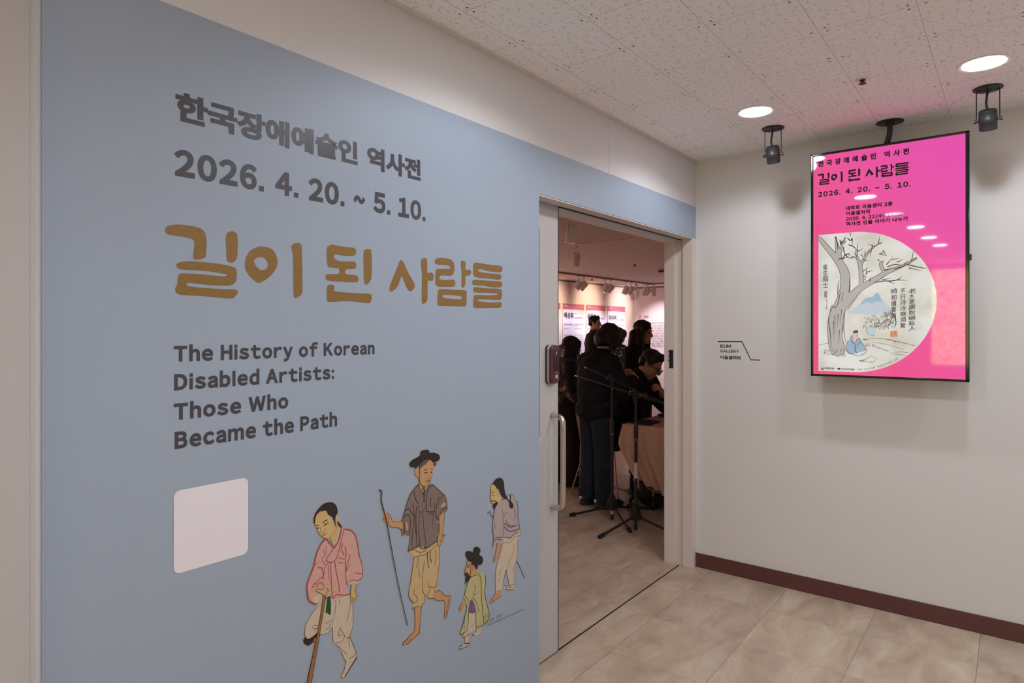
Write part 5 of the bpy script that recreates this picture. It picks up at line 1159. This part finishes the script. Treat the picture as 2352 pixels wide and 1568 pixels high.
    fuse('eyebrows', e, HAIRM, root, .003, 1)
    if P.get('skinonly'): return root
    # hair
    st = P['hair']; h = []
    if st == 'short':
        h = [ell(hq(-.022, 0, .046), HF, (.099 * k, .083 * k, .086 * k)), ell(hq(.018, 0, .094), HF, (.06 * k, .068 * k, .034 * k)), ell(hq(.036, .008, .086), HF, (.03 * k, .056 * k, .022 * k)), ell(hq(-.06, 0, .0), HF, (.055 * k, .072 * k, .07 * k))]
        for s in (1, -1): h.append(ell(hq(-.0, s * .072, .022), HF, (.03 * k, .012 * k, .03 * k)))
        rn = random.Random(5)
        for _ in range(16): a = rn.uniform(-1, 1); h.append(('c', hq(.03 - abs(a) * .03, a * .06, .105), hq(.025 + rn.uniform(-.03, .03), a * .07, .12 + rn.uniform(-.02, .015)), .016 * k, .006 * k))
    if st == 'bob':
        h = [ell(hq(-.02, 0, .045), HF, (.112 * k, .098 * k, .096 * k)), ell(hq(-.05, 0, -.02), HF, (.085 * k, .096 * k, .105 * k)), ell(hq(.05, 0, .085), HF, (.055 * k, .075 * k, .04 * k)), ('c', hq(.085, .03, .075), hq(.098, .04, .02), .022 * k, .012 * k), ('c', hq(.09, -.02, .075), hq(.105, -.02, .015), .022 * k, .012 * k)]
        for s in (1, -1): h += [ell(hq(-.005, s * .082, -.005), HF, (.06 * k, .02 * k, .085 * k)), ('c', hq(.055, s * .068, .05), hq(.062, s * .074, -.075), .022 * k, .01 * k), ('c', hq(.02, s * .08, .0), hq(.03, s * .082, -.10), .024 * k, .012 * k)]
    if st == 'long':
        h = [ell(hq(-.018, 0, .046), HF, (.104 * k, .087 * k, .088 * k)), ell(hq(-.05, 0, -.03), HF, (.07 * k, .088 * k, .1 * k)), ell(hq(.022, 0, .09), HF, (.052 * k, .066 * k, .03 * k))]
        bk = -f; ln = P.get('hairlen', .32)
        top = hq(-.06, 0, -.03)
        for a in (-.085, -.05, 0, .05, .085): h.append(('c', top + L_ * a, Vector((0, 0, 0)) + top + L_ * a * 1.15 + bk * P.get('hairback', .05) - up * ln, .052, .03))
        for s in (1, -1): h += [('c', hq(.03, s * .07, .055), hq(.035, s * .078, -.06), .025, .022), ('c', hq(.035, s * .078, -.06), hq(.03, s * .085, -.06) - up * ln * .7, .024, .014), ('c', hq(-.01, s * .085, 0), hq(-.01, s * .09, 0) - up * ln * .85, .032, .022)]
    fuse('hair', h, P.get('hairmat', HAIRM), root, vox, 7)
    # upper garment
    g = P.get('bulk', .025); t = []
    t += [ell(chest, (tr, l, spine), (.112 + g, sw * .98 + g, .2)), ell((chest + hip) / 2, (tr, l, spine), (.115 + g, sw * .9 + g, .2)), ell(hip + spine * P.get('hem', .03), (tr, l, spine), (.125 + g, .16 + g, .12)),
          ('c', chest + spine * .11 + l * sw * .5, chest + spine * .11 - l * sw * .5, .075 + g * .6, .075 + g * .6), ('c', chest + spine * .12, neck - spine * .012, .075 + g * .5, .061 + g * .3)]
    for s, key in ((1, 'L'), (-1, 'R')):
        el, wr = W(P['arm' + key][0]), W(P['arm' + key][1]); cu = el + (wr - el) * P.get('sleeve', .92)
        t += [('c', shl[s], el, .058 + g * .7, .05 + g * .7), ('c', el, cu, .049 + g * .7, .036 + g * .6)]
        for q in range(3): a = .25 + q * .25; t.append(ell(el + (cu - el) * a, ((cu - el).normalized(), l, up), (.012, .052 + g * .7 - a * .01, .052 + g * .7 - a * .01)))
    top = fuse(P.get('topname', 'jacket'), t, P['top'], root, vox, 3, label=P.get('toplabel'))
    if P.get('collar'):
        fuse('collar', [('c', neck - spine * .01 + l * .05 + tr * .02, neck - spine * .05 + tr * .08, .022, .02), ('c', neck - spine * .01 - l * .05 + tr * .02, neck - spine * .05 + tr * .08, .022, .02), ('c', neck + l * .05 - tr * .03, neck - l * .05 - tr * .03, .022, .022)], P['collar'], top, .005, 2)
    # trousers and shoes
    t = [ell(hip, (tr, l, spine), (.125, .168, .13))]; w0, w1 = P.get('trouser', (.095, .075))
    for s, key in ((1, 'L'), (-1, 'R')):
        kn, an = W(P['leg' + key][0]), W(P['leg' + key][1]); h0 = hip + l * s * .08; end = kn + (an - kn) * .985
        t += [('c', h0, kn, w0, w1), ('c', kn, end, w1, w1 * .88)]
        for q in range(4): a = .1 + q * .25; t.append(ell(kn + (end - kn) * a, ((end - kn).normalized(), l, up if abs((end - kn).normalized().z) < .7 else f), (.01, w1 * 1.0, w1 * 1.03)))
    fuse('trousers', t, P['bottom'], root, vox, 3)
    for s, key in ((1, 'L'), (-1, 'R')):
        an = W(P['leg' + key][1]); tf = P.get('toe' + key, (1, s * .15)); td = (f * tf[0] + l * tf[1]).normalized(); sd = up.cross(td); g0 = Vector((an.x, an.y, 0)) + up * (an.z - .09)
        sh = fuse('shoe', [ell(g0 + td * .05 + up * .034, (td, sd, up), (.145, .054, .034)), ell(g0 + td * .0 + up * .065, (td, sd, up), (.082, .052, .062)), ell(g0 + td * .06 + up * .06, (td, sd, up), (.06, .046, .045)), ell(g0 + td * .12 + up * .04, (td, sd, up), (.075, .048, .036))], P.get('shoe', BLK), root, .006, 2)
        if P.get('shoemark'):
            c = g0 - td * .074 - sd * .0 + up * .088; b = BM(); v = [c + sd * .014, c - sd * .014, c - up * .026]; nrm = -td * .012
            vv = [b.verts.new(p + nrm) for p in v] + [b.verts.new(p + td * .01) for p in v]
            b.faces.new(vv[:3]); b.faces.new(vv[3:][::-1])
            for q in range(3): b.faces.new((vv[q], vv[q + 3], vv[(q + 1) % 3 + 3], vv[(q + 1) % 3]))
            bmesh.ops.recalc_face_normals(b, faces=b.faces); finish('heel_tab', b, mat('white_tab', (230, 220, 220), .5), sh, label='small white heel tab')
    if P.get('glasses'):
        b = BM()
        for s in (1, -1):
            c = hq(.106, s * .035, -.002); ring = [c + (L_ * math.cos(a) * .026 + U_ * (math.sin(a) * .019)) * k - F_ * abs(math.cos(a)) * .004 * (1 if s * math.cos(a) > 0 else .2) for a in [i * math.pi / 10 for i in range(21)]]
            tube(b, ring, .0028, 6); tube(b, [hq(.102, s * .06, .004), hq(.03, s * .079, .006), hq(-.02, s * .08, .0)], .0026, 6)
        tube(b, bend([hq(.106, .01, .003), hq(.111, 0, .007), hq(.106, -.01, .003)], 4), .0025, 6)
        finish('glasses', b, mat('black_frames', (18, 16, 16), .3), root, smooth=True, label='black rimmed glasses')
    return root
def on_floor(px, fw): p = at_f(px, CY, fw); return (p.x, p.y)
BLKC = mat('black_cloth', (26, 25, 29), .8, spec=.2, noise=.15, nscale=30, bump=.2, bscale=120); NAVY = mat('navy_denim', (40, 44, 55), .8, spec=.2, noise=.2, nscale=14, bump=.2, bscale=200)
GREYC = mat('charcoal_shirt', (62, 56, 64), .75, spec=.2, noise=.1, nscale=20); OLIVE = mat('dark_brown_cloth', (54, 42, 34), .8, spec=.2, noise=.15, nscale=10)
WHITEC = mat('white_blouse', (216, 204, 204), .7)
CAMO = mat('mottled_shirt', (70, 62, 56), .75, spec=.2)
t = NT(CAMO); tc = t.node('ShaderNodeTexCoord'); n = t.node('ShaderNodeTexNoise'); n.inputs['Scale'].default_value = 9; n.inputs['Detail'].default_value = 2; n.inputs['Distortion'].default_value = 1.2
mp = t.node('ShaderNodeMapping'); mp.inputs['Scale'].default_value = (1, 1, .45); t.link(tc.outputs['Object'], mp.inputs[0]); t.link(mp.outputs[0], n.inputs['Vector'])
rr = t.node('ShaderNodeValToRGB'); t.link(n.outputs['Fac'], rr.inputs[0]); cr = rr.color_ramp; cr.interpolation = 'CONSTANT'
cr.elements[0].color = lin((44, 44, 50)); cr.elements[1].position = .62; cr.elements[1].color = lin((156, 140, 118))
e = cr.elements.new(.45); e.color = lin((92, 78, 70)); e = cr.elements.new(.55); e.color = lin((66, 62, 70)); e = cr.elements.new(.69); e.color = lin((150, 92, 76)); e = cr.elements.new(.74); e.color = lin((60, 66, 78)); t.link(rr.outputs[0], t.b.inputs['Base Color'])
FLOR = mat('patterned_blouse', (40, 36, 46), .7)
t = NT(FLOR); tc = t.node('ShaderNodeTexCoord'); n = t.node('ShaderNodeTexVoronoi'); n.inputs['Scale'].default_value = 22; t.link(tc.outputs['Object'], n.inputs['Vector'])
t.link(t.mix(t.lt(n.outputs['Distance'], .28), lin((34, 30, 40)), lin((170, 160, 168))), t.b.inputs['Base Color'])

# person in black jacket with bobbed hair, bowed over something held in the hands
fb = IMGR * .88 + IMGF * .47
person('person in black jacket and dark blue trousers with short bobbed hair, bowed over their hands', on_floor(1377, 5.52), fb, dict(
    hip=(-.045, 0, .86), chest=(-.035, 0, 1.13), neck=(.035, 0, 1.32), head=(.10, 0, 1.435), pitch=42, sw=.172, bulk=.04, hem=-.03,
    armL=[(.06, .25, 1.02), (.29, .1, 1.10), (.8, -.5, .5), (-.1, 1, .3), .6], armR=[(.05, -.25, 1.0), (.28, -.1, 1.08), (.8, .5, .5), (-.1, -1, .3), .6],
    legL=[(-.03, .085, .47), (-.07, .09, .09)], legR=[(-.02, -.085, .47), (-.02, -.085, .09)], toeL=(1, .25), toeR=(1, -.12), hair='bob', top=BLKC, bottom=NAVY, trouser=(.10, .084), shoe=BLK, shoemark=True, vox=.006, toplabel='loose black jacket'))
# long haired person in a mottled shirt at the door edge
person('person with long black hair and mottled dark shirt, half hidden by the sliding door', on_floor(1296, 6.3), IMGR * .9 + IMGF * .3, dict(
    hip=(-.05, 0, .82), chest=(-.03, 0, 1.06), neck=(.02, 0, 1.23), head=(.075, 0, 1.325), pitch=24, sw=.165, bulk=.035,
    armL=[(-.02, .22, .94), (.12, .14, .78)], armR=[(-.02, -.22, .93), (.12, -.16, .78)], legL=[(.0, .1, .45), (-.05, .1, .09)], legR=[(.02, -.1, .45), (.02, -.1, .09)],
    hair='long', hairlen=.34, hairback=.07, top=CAMO, topname='shirt', bottom=OLIVE, trouser=(.105, .095), vox=.007))
# standing long haired person in black behind the seated one
person('standing person with long straight dark hair in a black top, looking right', on_floor(1470, 6.75), IMGR * .8 - IMGF * .6, dict(
    hip=(0, 0, .86), chest=(-.02, 0, 1.17), neck=(-.0, 0, 1.36), head=(.035, 0, 1.492), pitch=8, hs=1.0, sw=.165, bulk=.03,
    armL=[(-.0, .23, 1.02), (.14, .1, .92)], armR=[(-.0, -.23, 1.02), (.14, -.1, .92)], legL=[(0, .1, .47), (-.02, .1, .09)], legR=[(.02, -.1, .47), (0, -.1, .09)],
    hair='long', hairlen=.26, hairback=.05, top=BLKC, topname='top', bottom=BLKC, vox=.006))
# man with glasses leaning over the table
person('seated person with short black hair and glasses leaning over the beige table', on_floor(1390, 6.12), (.12, -1), dict(
    hip=(.03, 0, .56), chest=(.24, 0, .93), neck=(.36, 0, 1.115), head=(.45, -.0, 1.20), pitch=36, roll=-6, hs=1.07, sw=.195, bulk=.05, hem=.03, sleeve=.62,
    armL=[(.53, .2, .81), (.57, -.07, .955), (-.1, -.75, .6), (.8, .1, .5), .85], armR=[(.27, -.25, .80), (.40, -.27, .93), (.85, .5, .15), (-.2, -.45, .9), .55],
    legL=[(.40, .13, .50), (.36, .13, .09)], legR=[(.40, -.13, .50), (.36, -.12, .09)], hair='short', top=BLKC, topname='shirt', collar=BLKC, bottom=BLKC, glasses=True, vox=.006))
# two people further back by the banners
person('standing person in charcoal shirt with short dark hair in front of the banners', on_floor(1362, 10.9), IMGR * .9 - IMGF * .35, dict(
    hip=(0, 0, .92), chest=(0, 0, 1.28), neck=(.01, 0, 1.49), head=(.035, 0, 1.628), pitch=6, hs=1.02, sw=.19, bulk=.035,
    armL=[(.0, .27, 1.12), (.2, .12, 1.05)], armR=[(.0, -.27, 1.12), (.2, -.12, 1.05)], legL=[(0, .11, .5), (-.02, .11, .09)], legR=[(.02, -.11, .5), (.02, -.11, .09)],
    hair='short', top=GREYC, topname='shirt', collar=GREYC, bottom=BLKC, vox=.009))
person('small person in patterned top with white collar, half hidden behind the bobbed hair', on_floor(1417, 9.0), IMGR * .7 - IMGF * .6, dict(
    hip=(0, 0, .82), chest=(0, 0, 1.12), neck=(.0, 0, 1.30), head=(.03, 0, 1.425), pitch=15, sw=.16, bulk=.03,
    armL=[(.02, .22, .98), (.2, .08, 1.02)], armR=[(.02, -.22, .98), (.2, -.08, 1.02)], legL=[(0, .1, .45), (-.02, .1, .09)], legR=[(.02, -.1, .45), (.02, -.1, .09)],
    hs=.92, hair='bob', hairmat=mat('dark_brown_hair', (40, 24, 24), .5), top=FLOR, topname='blouse', collar=WHITEC, bottom=BLKC, vox=.009))
# things held
# chair on thin rod runners
cr_ = [at_z(1314, 1134, .008), at_z(1476, 1132, .008)]
chx0, chx1 = 1.03, 1.476; chy0, chy1 = 1.10, 1.60
r = empty('sled_chair', ((chx0 + chx1) / 2, (chy0 + chy1) / 2, 0), 'black chair on thin metal rod runners behind the black jacketed person', 'chair')
ROD = mat('copper_toned_rod', (206, 168, 150), .25, metal=.9)
for x in (chx0, chx1):
    s_ = 1 if x == chx0 else -1
    b = BM(); tube(b, bend([(x + s_ * .03, chy1 - .13, .44), (x, chy1 - .02, .09), (x, chy1, .02), (x, chy1 - .03, .008), (x, chy0 + .03, .008), (x, chy0, .02), (x, chy0 + .02, .09), (x + s_ * .04, chy0 + .08, .44)], 6), .0058, 10)
    finish('runner', b, ROD, r, smooth=True, label='thin metal rod runner')
b = BM(); box(b, chx0 + .02, chx1 - .02, chy0 + .04, chy1 - .10, .44, .475, 0, .014); finish('seat', b, BLK, r, smooth=True)
b = BM(); box(b, chx0 + .01, chx1 - .01, chy1 - .145, chy1 - .12, .47, .70, 0, .01); finish('backrest', b, BLK, r, smooth=True)
b = BM()
for x in (chx0 + .05, chx1 - .05): tube(b, [(x, chy1 - .12, .45), (x, chy1 - .132, .60)], .008, 10)
finish('back_support', b, ROD, r, smooth=True)
# pale display plinth in the gap between the two standing people
pl0 = at_f(1334, 1000, 6.75)
r_ = empty('display_plinth', (pl0.x, pl0.y, 0), 'pale display plinth glimpsed between the two dark clothed people', 'plinth')
b = BM(); box(b, pl0.x - .2, pl0.x + .2, pl0.y - .2, pl0.y + .2, 0, .98, 0, .004); finish('body', b, mat('plinth_white', (232, 214, 216), .5), r_)
